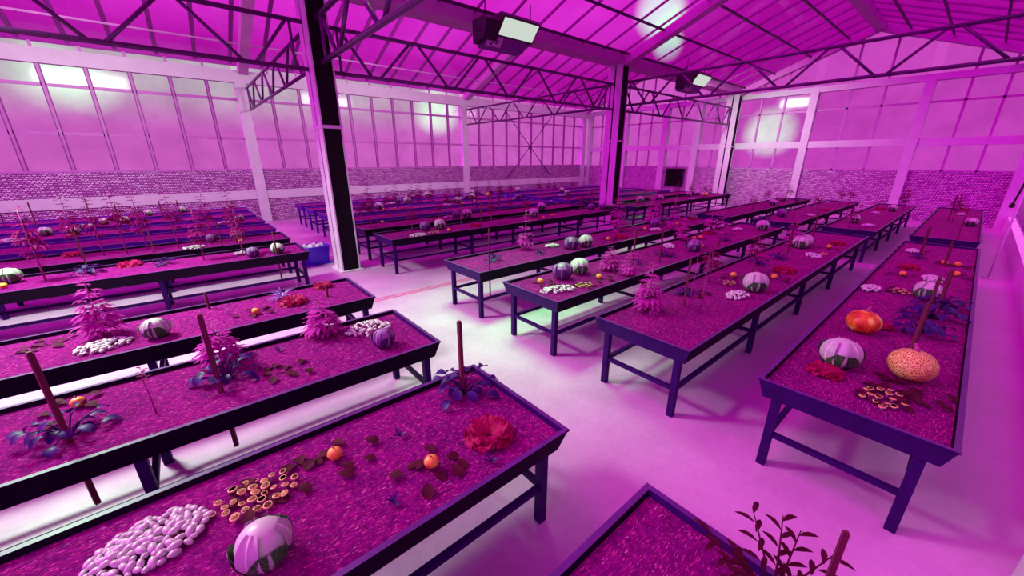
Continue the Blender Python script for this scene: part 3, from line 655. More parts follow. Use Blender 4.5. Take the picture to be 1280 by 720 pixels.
# ------------------------------------------------------------------ placing what grows on the tables
ITEMS = [
    ('heap', 'WR1', -0.5, 2.27, 1.0, None),
    ('cab', 'WR1', -0.06, 1.8, 1.0, None),
    ('shr', 'WR1', -0.04, 2.26, 1.0, None),
    ('pump', 'WR1', 0.4, 2.28, 1.0, None),
    ('pump', 'WR1', 0.85, 1.81, 1.0, None),
    ('bush', 'WR1', 1.53, 2.5, 1.0, None),
    ('stake', 'WR1', 1.44, 2.36, 1.0, 0.66),
    ('let', 'WR1', 1.3, 1.8, 1.0, None),
    ('sprout', 'WR1', 1.16, 1.59, 1.0, None),
    ('sprout', 'WR1', 0.55, 1.7, 1.0, None),
    ('sprout', 'WR1', 0.81, 2.2, 1.0, None),
    ('cabp', 'WR2', 1.28, 3.62, 0.9, None),
    ('heap', 'WR2', 1.3, 4.12, 0.62, None),
    ('bush', 'WR2', -0.05, 3.9, 1.0, None),
    ('stake', 'WR2', -0.11, 3.69, 1.0, 0.71),
    ('stake', 'WR2', -0.97, 3.63, 1.0, 0.7),
    ('bush', 'WR2', -0.99, 3.73, 0.9, None),
    ('gourd', 'WR2', -0.99, 4.17, 1.0, None),
    ('litter', 'WR2', 0.36, 3.69, 1.0, None),
    ('plant', 'WR2', -0.06, 4.33, 1.0, 0.43),
    ('plant', 'WR2', 0.87, 4.32, 1.0, 0.44),
    ('thin', 'WR2', -0.52, 3.66, 1.0, 0.39),
    ('sprout', 'WR2', 0.4, 4.18, 1.0, None),
    ('cab', 'WR3', -0.55, 5.44, 1.0, None),
    ('heap', 'WR3', -0.98, 5.48, 0.75, None),
    ('gourd', 'WR3', 0.38, 5.5, 1.0, None),
    ('let', 'WR3', 0.83, 5.64, 1.0, None),
    ('spiky', 'WR3', 0.75, 5.99, 1.0, 0.2),
    ('plant', 'WR3', -1.02, 5.87, 1.0, 0.7),
    ('stake', 'WR3', -0.07, 6.15, 1.0, 0.22),
    ('stake', 'WR3', 1.26, 5.61, 1.0, 0.19),
    ('let', 'WR3', 1.33, 6.12, 0.8, None),
    ('litter', 'WR3', -1.44, 5.92, 1.0, None),
    ('cab', 'WL0', -2.41, 9.54, 1.1, None),
    ('gourd', 'WL0', -2.41, 9.18, 1.0, None),
    ('let', 'WL0', -1.05, 9.72, 1.0, None),
    ('cabp', 'WL0', 0.8, 9.08, 0.9, None),
    ('cab', 'WL0', 1.24, 9.07, 1.0, None),
    ('heap', 'WL0', 0.65, 9.47, 0.4, None),
    ('stake', 'WL0', 1.18, 8.85, 1.0, 0.15),
    ('bush', 'WL0', -0.57, 9.44, 0.7, None),
    ('bush', 'WL0', -1.54, 9.44, 0.8, None),
    ('stake', 'WL0', -1.59, 9.77, 1.0, 0.68),
    ('stake', 'WL1', -0.74, 10.67, 1.0, 0.52),
    ('heap', 'WL1', -0.09, 10.79, 0.6, None),
    ('cabp', 'WL1', 0.26, 11.39, 0.9, None),
    ('cab', 'WL1', 0.74, 11.35, 1.0, None),
    ('gourd', 'WL1', 0.78, 10.94, 1.0, None),
    ('stake', 'WL1', 0.4, 10.67, 1.0, 0.56),
    ('let', 'WL1', -2.02, 11.55, 0.9, None),
    ('heap', 'WL3', -3.39, 14.61, 0.8, None),
    ('cab', 'WL3', -2.95, 15.14, 1.0, None),
    ('cab', 'WL3', -2.42, 14.81, 1.1, None),
    ('gourd', 'WL3', -2.46, 14.57, 1.0, None),
    ('stake', 'WL2', -2.68, 12.48, 1.0, 0.56),
    ('heap', 'WL4', -2.47, 16.51, 0.8, None),
    ('cab', 'WL4', -2.03, 16.7, 0.9, None),
    ('cab', 'WL4', -1.59, 16.62, 1.0, None),
    ('heap', 'WL3', 0.77, 14.61, 0.7, None),
    ('cab', 'WL3', 1.18, 15.0, 0.9, None),
    ('cabp', 'WL5', -4.03, 18.79, 0.9, None),
    ('cab', 'WL5', -1.12, 18.4, 0.9, None),
    ('cab', 'WL5', -0.2, 18.77, 1.0, None),
    ('stake', 'WL4', -3.42, 16.97, 1.0, 0.72),
    ('stake', 'WL4', -2.2, 16.11, 1.0, 0.81),
    ('stake', 'WL3', -1.54, 15.03, 1.0, 0.68),
    ('stake', 'WL5', -0.75, 17.93, 1.0, 0.53),
    ('stake', 'WL4', -0.27, 17.03, 1.0, 0.57),
    ('stake', 'WL4', -3.99, 17.03, 1.0, 0.8),
    ('plant', 'WL1', -1.83, 11.12, 1.0, 1.14),
    ('plant', 'WL1', -1.52, 11.12, 1.0, 1.11),
    ('plant', 'WL1', -1.18, 11.12, 1.0, 1.25),
    ('plant', 'WL1', -0.86, 11.12, 1.0, 1.15),
    ('plant', 'WL1', -0.35, 11.12, 1.0, 1.18),
    ('plant', 'WL1', 0.24, 11.12, 1.0, 1.09),
    ('plant', 'WL1', 0.71, 11.12, 1.0, 1.14),
    ('plant', 'WL0', -2.01, 9.31, 1.0, 1.15),
    ('plant', 'WL0', 0.02, 9.31, 1.0, 0.98),
    ('plant', 'WL0', 0.65, 9.31, 1.0, 0.93),
    ('cabp', 'NL0', 4.89, 9.55, 0.9, None),
    ('cab', 'NL0', 5.33, 9.51, 1.0, None),
    ('heap', 'NL0', 4.36, 8.95, 0.8, None),
    ('shr', 'NL0', 4.9, 9.06, 0.7, None),
    ('gourd', 'NL0', 5.32, 9.02, 1.0, None),
    ('cabp', 'NL1', 6.8, 11.0, 0.9, None),
    ('cab', 'NL1', 7.18, 10.92, 1.0, None),
    ('heap', 'NL1', 6.68, 11.26, 0.6, None),
    ('cab', 'NL0', 9.03, 9.59, 1.0, None),
    ('shr', 'NL0', 8.36, 8.9, 0.7, None),
    ('heap', 'NL1', 10.15, 10.79, 0.9, None),
    ('cab', 'NL1', 10.53, 10.74, 1.0, None),
    ('gourd', 'NL0', 9.51, 9.18, 1.0, None),
    ('gourd', 'NL0', 8.95, 9.04, 1.0, None),
    ('cabp', 'NL3', 5.37, 15.16, 0.9, None),
    ('cab', 'NL3', 5.71, 14.89, 1.0, None),
    ('heap', 'NL3', 4.78, 14.45, 0.8, None),
    ('gourd', 'NL3', 5.75, 14.53, 1.0, None),
    ('gourd', 'NL3', 6.19, 14.48, 1.0, None),
    ('gourd', 'NL1', 4.48, 11.54, 1.0, None),
    ('cabp', 'NL4', 7.19, 16.45, 0.9, None),
    ('cab', 'NL4', 7.56, 16.31, 1.0, None),
    ('heap', 'NL4', 6.88, 16.44, 0.6, None),
    ('cab', 'NL5', 9.75, 18.47, 1.0, None),
    ('cabp', 'NL3', 8.91, 14.94, 0.9, None),
    ('cab', 'NL3', 9.28, 14.84, 1.0, None),
    ('heap', 'NL3', 8.54, 14.44, 0.6, None),
    ('gourd', 'NL3', 9.29, 14.4, 1.0, None),
    ('heap', 'NL4', 10.62, 16.59, 0.7, None),
    ('cabp', 'NL4', 10.67, 16.26, 0.9, None),
    ('cab', 'NL5', 12.21, 18.0, 1.0, None),
    ('cab', 'NL4', 10.98, 16.18, 1.0, None),
    ('gourd', 'NL3', 10.24, 14.91, 1.0, None),
    ('pumpkin', 'NL4', 12.42, 16.78, 1.0, None),
    ('cab', 'FL5', 15.58, 17.98, 0.9, None),
    ('cabp', 'NL3', 12.51, 14.43, 1.0, None),
    ('heap', 'NL3', 12.51, 14.72, 0.5, None),
    ('cab', 'FL4', 17.51, 16.16, 0.9, None),
    ('cab', 'FL3', 16.16, 14.5, 1.0, None),
    ('heap', 'FL3', 15.6, 14.37, 0.7, None),
    ('gourd', 'FL3', 16.59, 14.46, 1.0, None),
    ('let', 'NL1', 6.01, 10.71, 1.0, None),
    ('let', 'NL3', 6.45, 14.32, 0.8, None),
    ('let', 'NL0', 6.36, 9.26, 0.9, None),
    ('plant', 'NL1', 3.97, 11.12, 1.0, 1.16),
    ('plant', 'NL2', 5.26, 12.94, 1.0, 0.92),
    ('plant', 'NL2', 5.56, 12.94, 1.0, 1.04),
    ('plant', 'NL2', 6.15, 12.94, 1.0, 1.04),
    ('plant', 'NL2', 6.46, 12.94, 1.0, 1.06),
    ('plant', 'NL2', 6.94, 12.94, 1.0, 1.04),
    ('plant', 'NL1', 6.55, 11.1, 1.0, 1.04),
    ('plant', 'NL2', 8.1, 12.94, 1.0, 0.99),
    ('plant', 'NL2', 9.03, 12.94, 1.0, 0.99),
    ('plant', 'NL2', 9.63, 12.94, 1.0, 1.03),
    ('plant', 'NL2', 10.17, 12.94, 1.0, 1.03),
    ('plant', 'NL3', 12.31, 14.76, 1.0, 0.87),
    ('plant', 'FL3', 14.24, 14.76, 1.0, 0.88),
    ('plant', 'FL3', 14.95, 14.76, 1.0, 0.86),
    ('plant', 'FL3', 15.38, 14.76, 1.0, 0.8),
    ('plant', 'FL3', 16.86, 14.76, 1.0, 0.8),
    ('plant', 'NL1', 3.68, 11.12, 1.0, 0.9),
    ('plant', 'NL0', 4.38, 9.31, 1.0, 0.83),
    ('plant', 'NL1', 6.22, 11.12, 1.0, 0.71),
    ('plant', 'NL0', 6.98, 9.31, 1.0, 0.87),
    ('plant', 'NL1', 9.23, 11.12, 1.0, 0.54),
    ('plant', 'NL0', 8.39, 9.31, 1.0, 0.87),
    ('plant', 'NL1', 12.49, 11.12, 1.0, 0.61),
    ('plant', 'NL2', 8.72, 12.94, 1.0, 0.72),
    ('plant', 'FL1', 14.05, 11.12, 1.0, 0.76),
    ('plant', 'NL0', 11.15, 9.31, 1.0, 0.84),
    ('stake', 'NL2', 5.11, 12.81, 1.0, 0.64),
    ('stake', 'NL0', 5.62, 8.85, 1.0, 0.79),
    ('stake', 'NL0', 6.28, 8.85, 1.0, 0.74),
    ('stake', 'NL2', 8.66, 12.48, 1.0, 0.66),
    ('stake', 'NL1', 9.07, 11.58, 1.0, 0.75),
    ('cabp', 'NL0', 12.33, 9.2, 0.9, None),
    ('cab', 'NL0', 12.72, 9.18, 1.0, None),
    ('cabp', 'NL0', 11.99, 9.5, 0.9, None),
    ('cabp', 'NR3', 6.23, 5.42, 1.0, None),
    ('cab', 'NR3', 6.66, 5.37, 1.0, None),
    ('heap', 'NR3', 6.09, 5.85, 0.5, None),
    ('stake', 'NR3', 3.91, 5.28, 1.0, 0.73),
    ('bush', 'NR3', 4.3, 5.7, 0.7, None),
    ('gourd', 'NR3', 7.64, 5.47, 1.0, None),
    ('let', 'NR3', 8.14, 5.45, 1.0, None),
    ('plant', 'NR3', 5.43, 6.0, 1.0, 0.86),
    ('bush', 'NR3', 5.41, 5.53, 0.5, None),
    ('cabp', 'NR3', 10.24, 5.76, 0.9, None),
    ('heap', 'NR3', 9.78, 5.47, 0.6, None),
    ('gourd', 'NR3', 10.83, 5.92, 1.0, None),
    ('gourd', 'NR3', 11.07, 5.52, 1.0, None),
    ('let', 'NR3', 12.52, 5.76, 0.8, None),
    ('plant', 'NR3', 8.9, 6.13, 1.0, 1.03),
    ('plant', 'NR3', 10.78, 6.15, 1.0, 1.12),
    ('bush', 'NR3', 11.55, 6.15, 1.0, None),
    ('plant', 'NR3', 10.29, 5.22, 1.0, 0.89),
    ('plant', 'NR2', 10.49, 4.33, 1.0, 0.89),
    ('gourd', 'NR3', 9.61, 5.69, 1.0, None),
    ('cabp', 'NR2', 4.47, 4.04, 1.0, None),
    ('cab', 'NR2', 4.92, 4.06, 1.0, None),
    ('gourd', 'NR2', 4.02, 4.09, 1.0, None),
    ('heap', 'NR2', 3.98, 3.67, 0.62, None),
    ('shr', 'NR2', 4.46, 3.57, 0.62, None),
    ('gourd', 'NR2', 4.94, 3.65, 1.0, None),
    ('gourd', 'NR2', 5.84, 4.08, 1.0, None),
    ('cabp', 'NR2', 8.09, 3.59, 0.95, None),
    ('heap', 'NR2', 8.1, 4.15, 0.55, None),
    ('bush', 'NR2', 7.2, 3.82, 0.6, None),
    ('bush', 'NR2', 7.23, 3.63, 0.4, None),
    ('stake', 'NR2', 6.75, 3.61, 1.0, 0.62),
    ('stake', 'NR2', 5.86, 3.63, 1.0, 0.72),
    ('bush', 'NR2', 6.21, 3.76, 0.5, None),
    ('plant', 'NR2', 5.46, 3.41, 1.0, 0.45),
    ('plant', 'NR2', 5.51, 3.86, 1.0, 0.42),
    ('gourd', 'NR2', 9.32, 4.17, 1.0, None),
    ('gourd', 'NR2', 9.55, 4.11, 1.0, None),
    ('gourd', 'NR2', 8.57, 3.64, 1.0, None),
    ('cab', 'NR2', 12.08, 3.58, 1.0, None),
    ('heap', 'NR2', 11.57, 4.02, 0.4, None),
    ('let', 'NR2', 10.32, 4.29, 0.8, None),
    ('bush', 'NR2', 9.7, 3.6, 0.5, None),
    ('stake', 'NR2', 8.94, 3.43, 1.0, 0.18),
    ('plant', 'NR2', 9.0, 4.32, 1.0, 0.73),
    ('plant', 'NR2', 10.58, 4.07, 1.0, 0.77),
    ('cab', 'NR1', 6.22, 1.78, 1.05, None),
    ('heap', 'NR1', 5.76, 1.84, 0.62, None),
    ('gourd', 'NR1', 6.74, 2.27, 1.0, None),
    ('shr', 'NR1', 6.29, 2.17, 0.5, None),
    ('gourd', 'NR1', 7.15, 1.8, 1.0, None),
    ('bush', 'NR1', 7.94, 2.3, 0.7, None),
    ('bush', 'NR1', 8.73, 2.18, 0.6, None),
    ('let', 'NR1', 7.75, 1.82, 1.0, None),
    ('heap', 'NR1', 9.47, 1.81, 0.6, None),
    ('cab', 'NR1', 10.19, 2.22, 0.95, None),
    ('cab', 'NR1', 10.52, 2.21, 0.95, None),
    ('gourd', 'NR1', 10.67, 1.8, 1.0, None),
    ('shr', 'NR1', 9.81, 1.7, 0.4, None),
    ('let', 'NR1', 11.3, 1.76, 0.9, None),
    ('plant', 'NR1', 4.29, 2.37, 1.0, 0.64),
    ('plant', 'NR1', 6.13, 2.41, 1.0, 0.61),
    ('stake', 'NR1', 4.81, 2.15, 1.0, 0.65),
    ('bush', 'NR1', 5.24, 2.37, 0.6, None),
    ('thin', 'NR1', 4.75, 1.91, 1.0, 0.84),
    ('thin', 'NR1', 4.79, 2.06, 1.0, 0.76),
    ('plant', 'NR1', 10.31, 2.4, 1.0, 0.67),
    ('stake', 'NR1', 9.4, 2.23, 1.0, 0.67),
    ('stake', 'NR1', 11.64, 2.33, 1.0, 0.66),
    ('plant', 'NR1', 7.27, 2.17, 1.0, 0.7),
    ('litter', 'NR1', 5.43, 2.3, 1.0, None),
    ('cab', 'NR0', 4.44, 0.45, 1.0, None),
    ('squash', 'NR0', 5.58, 0.46, 1.0, None),
    ('melon', 'NR0', 4.63, -0.01, 1.0, None),
    ('let', 'NR0', 4.17, 0.49, 0.8, None),
    ('let', 'NR0', 5.92, 0.34, 0.7, None),
    ('shr', 'NR0', 4.03, 0.08, 0.75, None),
    ('litter', 'NR0', 4.2, -0.1, 0.8, None),
    ('litter', 'NR0', 4.42, -0.23, 0.8, None),
    ('heap', 'NR0', 7.63, 0.67, 0.5, None),
    ('shr', 'NR0', 7.81, 0.36, 0.62, None),
    ('heap', 'NR0', 9.04, 0.11, 0.62, None),
    ('cab', 'NR0', 7.7, 0.1, 0.9, None),
    ('gourd', 'NR0', 8.98, 0.46, 1.0, None),
    ('let', 'NR0', 9.7, 0.44, 0.9, None),
    ('stake', 'NR0', 6.97, 0.03, 1.0, 0.48),
    ('stake', 'NR0', 7.32, -0.05, 1.0, 0.53),
    ('stake', 'NR0', 5.32, 0.03, 1.0, 0.54),
    ('bush', 'NR0', 6.06, 0.02, 1.0, None),
    ('bush', 'NR0', 6.74, -0.11, 1.1, None),
    ('bush', 'NR0', 7.42, -0.17, 0.9, None),
    ('gourd', 'NR0', 10.59, 0.06, 1.0, None),
    ('gourd', 'NR0', 10.59, -0.1, 1.0, None),
    ('gourd', 'NR0', 9.67, -0.12, 1.0, None),
    ('stake', 'NR0', 11.1, 0.42, 1.0, 0.57),
    ('stake', 'NR0', 10.49, 0.05, 1.0, 0.46),
    ('heap', 'NR0', 11.58, 0.57, 0.45, None),
    ('litter', 'NR0', 11.74, 0.44, 0.7, None),
    ('bush', 'NR0', 10.89, 0.43, 0.5, None),
    ('stake', 'FR0', 14.06, 0.02, 1.0, 0.72),
    ('cab', 'FR1', 15.62, 2.23, 1.0, None),
    ('heap', 'FR1', 15.2, 1.81, 0.7, None),
    ('cab', 'FR1', 20.33, 1.87, 0.9, None),
    ('let', 'FR1', 20.8, 2.27, 0.9, None),
    ('heap', 'FR1', 19.1, 2.18, 0.4, None),
    ('plant', 'FR1', 21.07, 1.7, 1.0, 0.9),
    ('plant', 'FR1', 14.23, 2.09, 1.0, 0.67),
    ('stake', 'FR1', 21.15, 1.66, 1.0, 0.9),
    ('stake', 'NR0', 12.68, 0.47, 1.0, 0.44),
    ('heap', 'FR2', 16.56, 3.53, 0.6, None),
    ('let', 'FR2', 18.54, 3.56, 0.9, None),
    ('plant', 'FR2', 21.34, 3.64, 1.0, 0.8),
    ('plant', 'FR2', 21.88, 3.41, 1.0, 0.75),
    ('bush', 'FR3', 21.89, 5.22, 0.7, None),
    ('heap', 'FR2', 22.13, 4.21, 0.4, None),
    ('cabp', 'FR2', 15.45, 4.09, 1.0, None),
    ('plant', 'FR2', 18.6, 3.83, 1.0, 0.66),
    ('plant', 'FR3', 20.37, 6.15, 1.0, 0.57),
    ('plant', 'FR3', 22.07, 5.68, 1.0, 0.7),
    ('cab', 'FR3', 19.19, 5.48, 0.9, None),
    ('bush', 'FR2', 14.24, 4.33, 0.8, None),
    ('cab', 'FR3', 21.41, 5.75, 0.9, None),
    ('plant', 'FR3', 16.73, 5.43, 1.0, 0.55),
    ('heap', 'FL0', 19.14, 8.93, 0.7, None),
    ('pumpkin', 'FL0', 21.15, 9.23, 1.0, None),
    ('cab', 'FL0', 21.3, 9.72, 0.9, None),
    ('cab', 'FL0', 17.44, 9.67, 0.9, None),
    ('cab', 'FL0', 20.34, 9.72, 0.9, None),
    ('plant', 'FL0', 20.85, 8.85, 1.0, 0.57),
    ('plant', 'FL0', 20.65, 9.05, 1.0, 0.72),
    ('cab', 'FL0', 15.69, 9.7, 1.1, None),
    ('bush', 'FL0', 16.87, 9.77, 0.8, None),
    ('plant', 'FL1', 18.36, 11.58, 1.0, 0.54),
    ('plant', 'FL1', 18.75, 11.31, 1.0, 0.49),
    ('plant', 'FL0', 18.0, 9.18, 1.0, 0.89),
    ('plant', 'FL0', 19.67, 9.33, 1.0, 0.83),
    ('plant', 'FR0', 18.42, 0.27, 1.0, 0.89),
    ('heap', 'FR0', 20.79, 0.17, 0.5, None),
    ('stake', 'FR0', 18.57, 0.36, 1.0, 0.8),
    ('stake', 'FR0', 20.64, 0.3, 1.0, 0.77),
    ('cab', 'FR0', 17.46, -0.12, 0.9, None),
    ('let', 'FR0', 22.91, 0.14, 0.9, None),
]
CAMXY = Vector((0, 0))
byk = {}
for it in ITEMS: byk.setdefault((it[0], it[1]), []).append(it)
for k in byk: byk[k].sort(key=lambda i: math.hypot(i[2], i[3]))
ORD = ['nearest', 'second-nearest', 'third-nearest', 'fourth-nearest', 'fifth-nearest', 'sixth-nearest', 'seventh-nearest', 'eighth-nearest', 'ninth-nearest', 'tenth-nearest', 'eleventh-nearest', 'twelfth-nearest', 'thirteenth-nearest', 'fourteenth-nearest', 'fifteenth-nearest', 'sixteenth-nearest', 'seventeenth-nearest']
DESC = {'cabp': ('purple round cabbage head', 'cabbage', 'cabbage'), 'cab': ('pale round cabbage head', 'cabbage', 'cabbage'), 'stake': ('slim red wooden stake', 'wooden_stake', 'stake'),
        'plant': ('tall leafy pink plant', 'tall_leafy_plant', 'plant'), 'bush': ('low indigo broad-leaved plant', 'broad_leaved_plant', 'plant'),
        'let': ('ruffled red lettuce', 'red_lettuce', 'lettuce'), 'gourd': ('small round orange gourd', 'small_gourd', 'gourd'),
        'pump': ('small orange gourd ringed by maroon leaves', 'small_gourd', 'gourd'), 'litter': ('low dark maroon vine seedling', 'vine_seedling', 'seedling'),
        'spiky': ('spiky violet rosette plant', 'spiky_plant', 'plant'), 'sprout': ('tiny dark tufted sprout', 'sprout', 'seedling'), 'thin': ('thin bare red stem with leafy tip', 'thin_stemmed_plant', 'plant'),
        'melon': ('large pale netted melon', 'netted_melon', 'melon'), 'squash': ('orange flecked squash', 'flecked_squash', 'squash'), 'pumpkin': ('yellow pumpkin', 'yellow_pumpkin', 'pumpkin')}
HEAPS = {'WR1': (120, .235, .17, .09), 'WR2': (60, .24, .22, .1), 'NR2': (50, .29, .14, -.3), 'WR3': (60, .22, .16, .1)}
left = []
nth = {}
for key, lst in byk.items():
    kind, tk = key
    for idx, (kd, _, x, y, s, h) in enumerate(lst):
        rz = rnd.uniform(0, 6.28); q = (idx + hash(tk) * 0 + int(x * 7)) % 3
        if kind in ('heap', 'shr'):
            left.append((kind, tk, x, y, s, idx, len(lst))); continue
        d, nm, cat = DESC[kind]
        lab = (ORD[idx] + ' ' if len(lst) > 1 else '') + d + ' on the ' + TP[tk]
        mg = {'bush': .30 * s, 'litter': .32, 'pump': .30, 'gourd': .12, 'let': .2 * s, 'cab': .17, 'cabp': .17, 'plant': .16}.get(kind, .1)
        y0 = ROWY[tk[1:]]; x0 = MODX[tk[0]]; y = min(max(y, y0 + mg), y0 + W_ - mg); x = min(max(x, x0 + mg), x0 + L_ - mg)
        e = empty(nm, (x, y, ZS), rz, 1.0)
        grp = {'cabp': 'cabbages on the soil tables', 'cab': 'cabbages on the soil tables', 'stake': 'wooden stakes in the soil tables', 'plant': 'tall leafy plants on the tables', 'bush': 'indigo broad-leaved plants', 'let': 'red lettuces', 'gourd': 'small orange gourds', 'pump': 'small orange gourds'}.get(kind)
        tag(e, lab, cat, grp)
        if kind in ('cab', 'cabp'):
            e.scale = (s * (.86 if tk[0] == 'W' else 1.08),) * 3
            e.rotation_euler = (0, 0, math.atan2(-y - .32, -x + .38) + rnd.uniform(-.25, .25))  # turns a dark outer leaf to the head's shaded lower right
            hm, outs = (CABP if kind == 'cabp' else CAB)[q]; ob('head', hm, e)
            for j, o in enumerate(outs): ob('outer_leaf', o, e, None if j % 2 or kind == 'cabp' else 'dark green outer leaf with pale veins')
        elif kind == 'stake':
            h = max(h or .7, .5 if tk[1] == 'L' else .15)
            f = MB(); lo = -.56 if tk in ('WR2', 'NR3', 'WL0') else -.02; w = .030 if tk in ('WR1', 'WR2', 'NR0') else .024
            f.box(-w / 2, w / 2, -w / 2, w / 2, lo, h - .01); f.box(-w / 2 + .004, w / 2 - .004, -w / 2 + .004, w / 2 - .004, h - .01, h)
            ob('shaft', f.mesh('shaft', 'stake_wood'), e)
        elif kind == 'plant':
            h = h or .8
            v = 0 if tk in ('WR2', 'WR3') else (q if tk[1] == 'R' and tk[0] == 'N' else 1)
            fm, sm = PLANT[v]; w_ = max(.8, h) * (1.25 if tk[1] == 'R' else 1.0); e.scale = (w_, w_, h)
            if v == 1: e['label'] = lab.replace('pink', 'red')
            ob('foliage', fm, e); ob('stem', sm, e)
        elif kind == 'bush':
            fm, sm = BUSH[idx % 2]; e.scale = (s,) * 3; ob('foliage', fm, e); ob('stems', sm, e)
        elif kind == 'let':
            e.scale = (s * .95,) * 3; ob('leaf_rosette', LET, e)
        elif kind in ('gourd', 'pump'):
            a, b = GOURD; ob('fruit', a, e); ob('stalk', b, e)
            if kind == 'pump' or tk[1] == 'R':
                l, v = GL[idx % 3] if kind == 'pump' else GL[2]; ob('leaves', l, e); ob('vine', v, e)
                if kind == 'gourd':
                    e['label'] = lab
        elif kind == 'litter': l, v = GL[idx % 3]; ob('leaves', l, e); ob('vine', v, e)
        elif kind == 'spiky': ob('leaf_rosette', SPIKY, e)
        elif kind == 'sprout': ob('leaf_tuft', SPROUT, e)
        elif kind == 'thin': e.scale = (1, 1, max(.4, h or .6)); ob('leaf_tip', THIN[0], e); ob('stem', THIN[1], e)
        elif kind in ('melon', 'squash', 'pumpkin'):
            a, b = {'melon': MELON, 'squash': SQUASH, 'pumpkin': PUMPKIN}[kind]; ob('fruit', a, e); ob('stalk', b, e)
            if kind == 'melon': e.rotation_euler = (0, 0, .6)
rest = MB()
doneh = set()
for kind, tk, x, y, s, idx, n in left:
    where = (ORD[idx] + ' ' if n > 1 else '') + ('heap' if kind == 'heap' else 'cluster') + ' on the ' + TP[tk]
    r2 = random.Random(int(x * 100) + int(y * 37))
    if kind == 'heap':
        ind = tk in HEAPS and tk not in doneh and not (tk == 'NR2' and s < .6)
        if ind: doneh.add(tk)
        cnt, ax, by, ang = HEAPS[tk] if ind else (int(20 + 34 * s), .30 * s + .02, .17 * s + .02, r2.uniform(-.5, .5))
        ca, sa = math.cos(ang), math.sin(ang); pts = []
        for _ in range(cnt * 30):
            if len(pts) >= cnt: break
            u, v = r2.uniform(-1, 1), r2.uniform(-1, 1)
            if u * u + v * v > 1: continue
            px, py = u * ax, v * by
            if any((px - a) ** 2 + (py - b) ** 2 < .029 ** 2 for a, b in pts): continue
            pts.append((px, py))
        for px, py in pts:
            X, Y = x + ca * px - sa * py, y + sa * px + ca * py
            hz = .035 * max(0, 1 - (px / ax) ** 2 - (py / by) ** 2)
            sc = r2.uniform(.85, 1.3); rot = (r2.uniform(-.5, .5), r2.uniform(-.5, .5), r2.uniform(0, 6.3))
            if ind:
                o = ob('white_mushroom', MW_CAP); o.location = (X, Y, ZS + hz); o.rotation_euler = rot; o.scale = (sc * 1.3, sc * .8, sc * .8)
                tag(o, 'pale oval mushroom in the ' + where, 'mushroom', 'pale mushrooms in the ' + where)
            else:
                mt = Matrix.Translation((X, Y, ZS + hz)) @ Matrix.Rotation(rot[2], 4, 'Z') @ Matrix.Rotation(rot[0], 4, 'X')
                v = []
                for i, (rr_, z) in enumerate(((.006, 0), (.022, .012), (.012, .03), (.002, .034))):
                    for k in range(6): t = k * math.pi / 3; v.append(mt @ Vector((rr_ * 1.3 * sc * math.cos(t), rr_ * sc * math.sin(t), z * sc)))
                rest.add(v, [(i * 6 + k, i * 6 + (k + 1) % 6, (i + 1) * 6 + (k + 1) % 6, (i + 1) * 6 + k) for i in range(3) for k in range(6)], 0, True)
    else:
        cnt, ax, by = (30, .21, .14) if tk == 'WR1' else (int(24 * s), .26 * s, .18 * s)
        pts = []
        for _ in range(cnt * 40):
            if len(pts) >= cnt: break
            u, v = r2.uniform(-1, 1), r2.uniform(-1, 1)
            if u * u + v * v > 1 or any((u * ax - a) ** 2 + (v * by - b) ** 2 < .048 ** 2 for a, b in pts): continue
            pts.append((u * ax, v * by))
        for px, py in pts:
            e = empty('ringed_mushroom', (x + px, y + py, ZS), r2.uniform(0, 6.3), r2.uniform(.45, .8))
            tag(e, 'orange-rimmed mushroom in the ' + where, 'mushroom', 'ringed mushrooms in the ' + where)
            ob('cap', MR_CAP, e).rotation_euler = (r2.uniform(-.2, .2), r2.uniform(-.2, .2), 0); ob('stem', MR_ST, e)
        if tk in ('WR1', 'NR0', 'NR2'):
            e = empty('vine_seedling', (x + .03, y - .03, ZS)); tag(e, 'dark leafy seedling under the mushroom ' + where, 'seedling')
            ob('leaves', GL[0][0], e); ob('vine', GL[0][1], e)
o = ob('white_mushrooms', rest.mesh('white_mushrooms', 'mushroom_white')); tag(o, 'small pale mushroom heaps scattered over the other tables', 'mushrooms', kind='stuff')

# the plant and stake at the bottom edge of the frame
e = empty('wooden_stake', (1.47, 0.0, ZS), .4); tag(e, 'square red stake at the bottom edge, standing in the cut-off table', 'stake', 'wooden stakes in the soil tables')
f = MB(); f.box(-.0075, .0075, -.009, .009, -.02, .67); f.box(-.006, .006, -.007, .007, .67, .675); ob('shaft', f.mesh('shaft', 'stake_wood'), e)
def feather():
    r2 = random.Random(12); f = MB(); s = MB()
    for k in range(16):
        a = k * 2.4; d = r2.uniform(.03, .12); h_ = r2.uniform(.12, .42); e_ = (math.cos(a) * (d + h_ * .45), math.sin(a) * (d + h_ * .45), h_)
        s.tube([(0, 0, -.02), (e_[0] * .4, e_[1] * .4, h_ * .6), e_], [.006, .005, .002], 5)
        for j in range(7):
            t = .4 + .09 * j; p = tuple(Vector((0, 0, 0)).lerp(Vector(e_), t)); leaf(f, p, a + (1 if j % 2 else -1) * .8, .5, .085, .024, 0, .5, 2, 4)
    return f.mesh('foliage', 'leaf_maroon'), s.mesh('stems', 'leaf_maroon')
F_ = feather()
e = empty('feathery_plant', (1.55, .13, ZS)); tag(e, 'dark feathery plant beside the red stake at the bottom edge', 'plant')
ob('foliage', F_[0], e); ob('stems', F_[1], e)
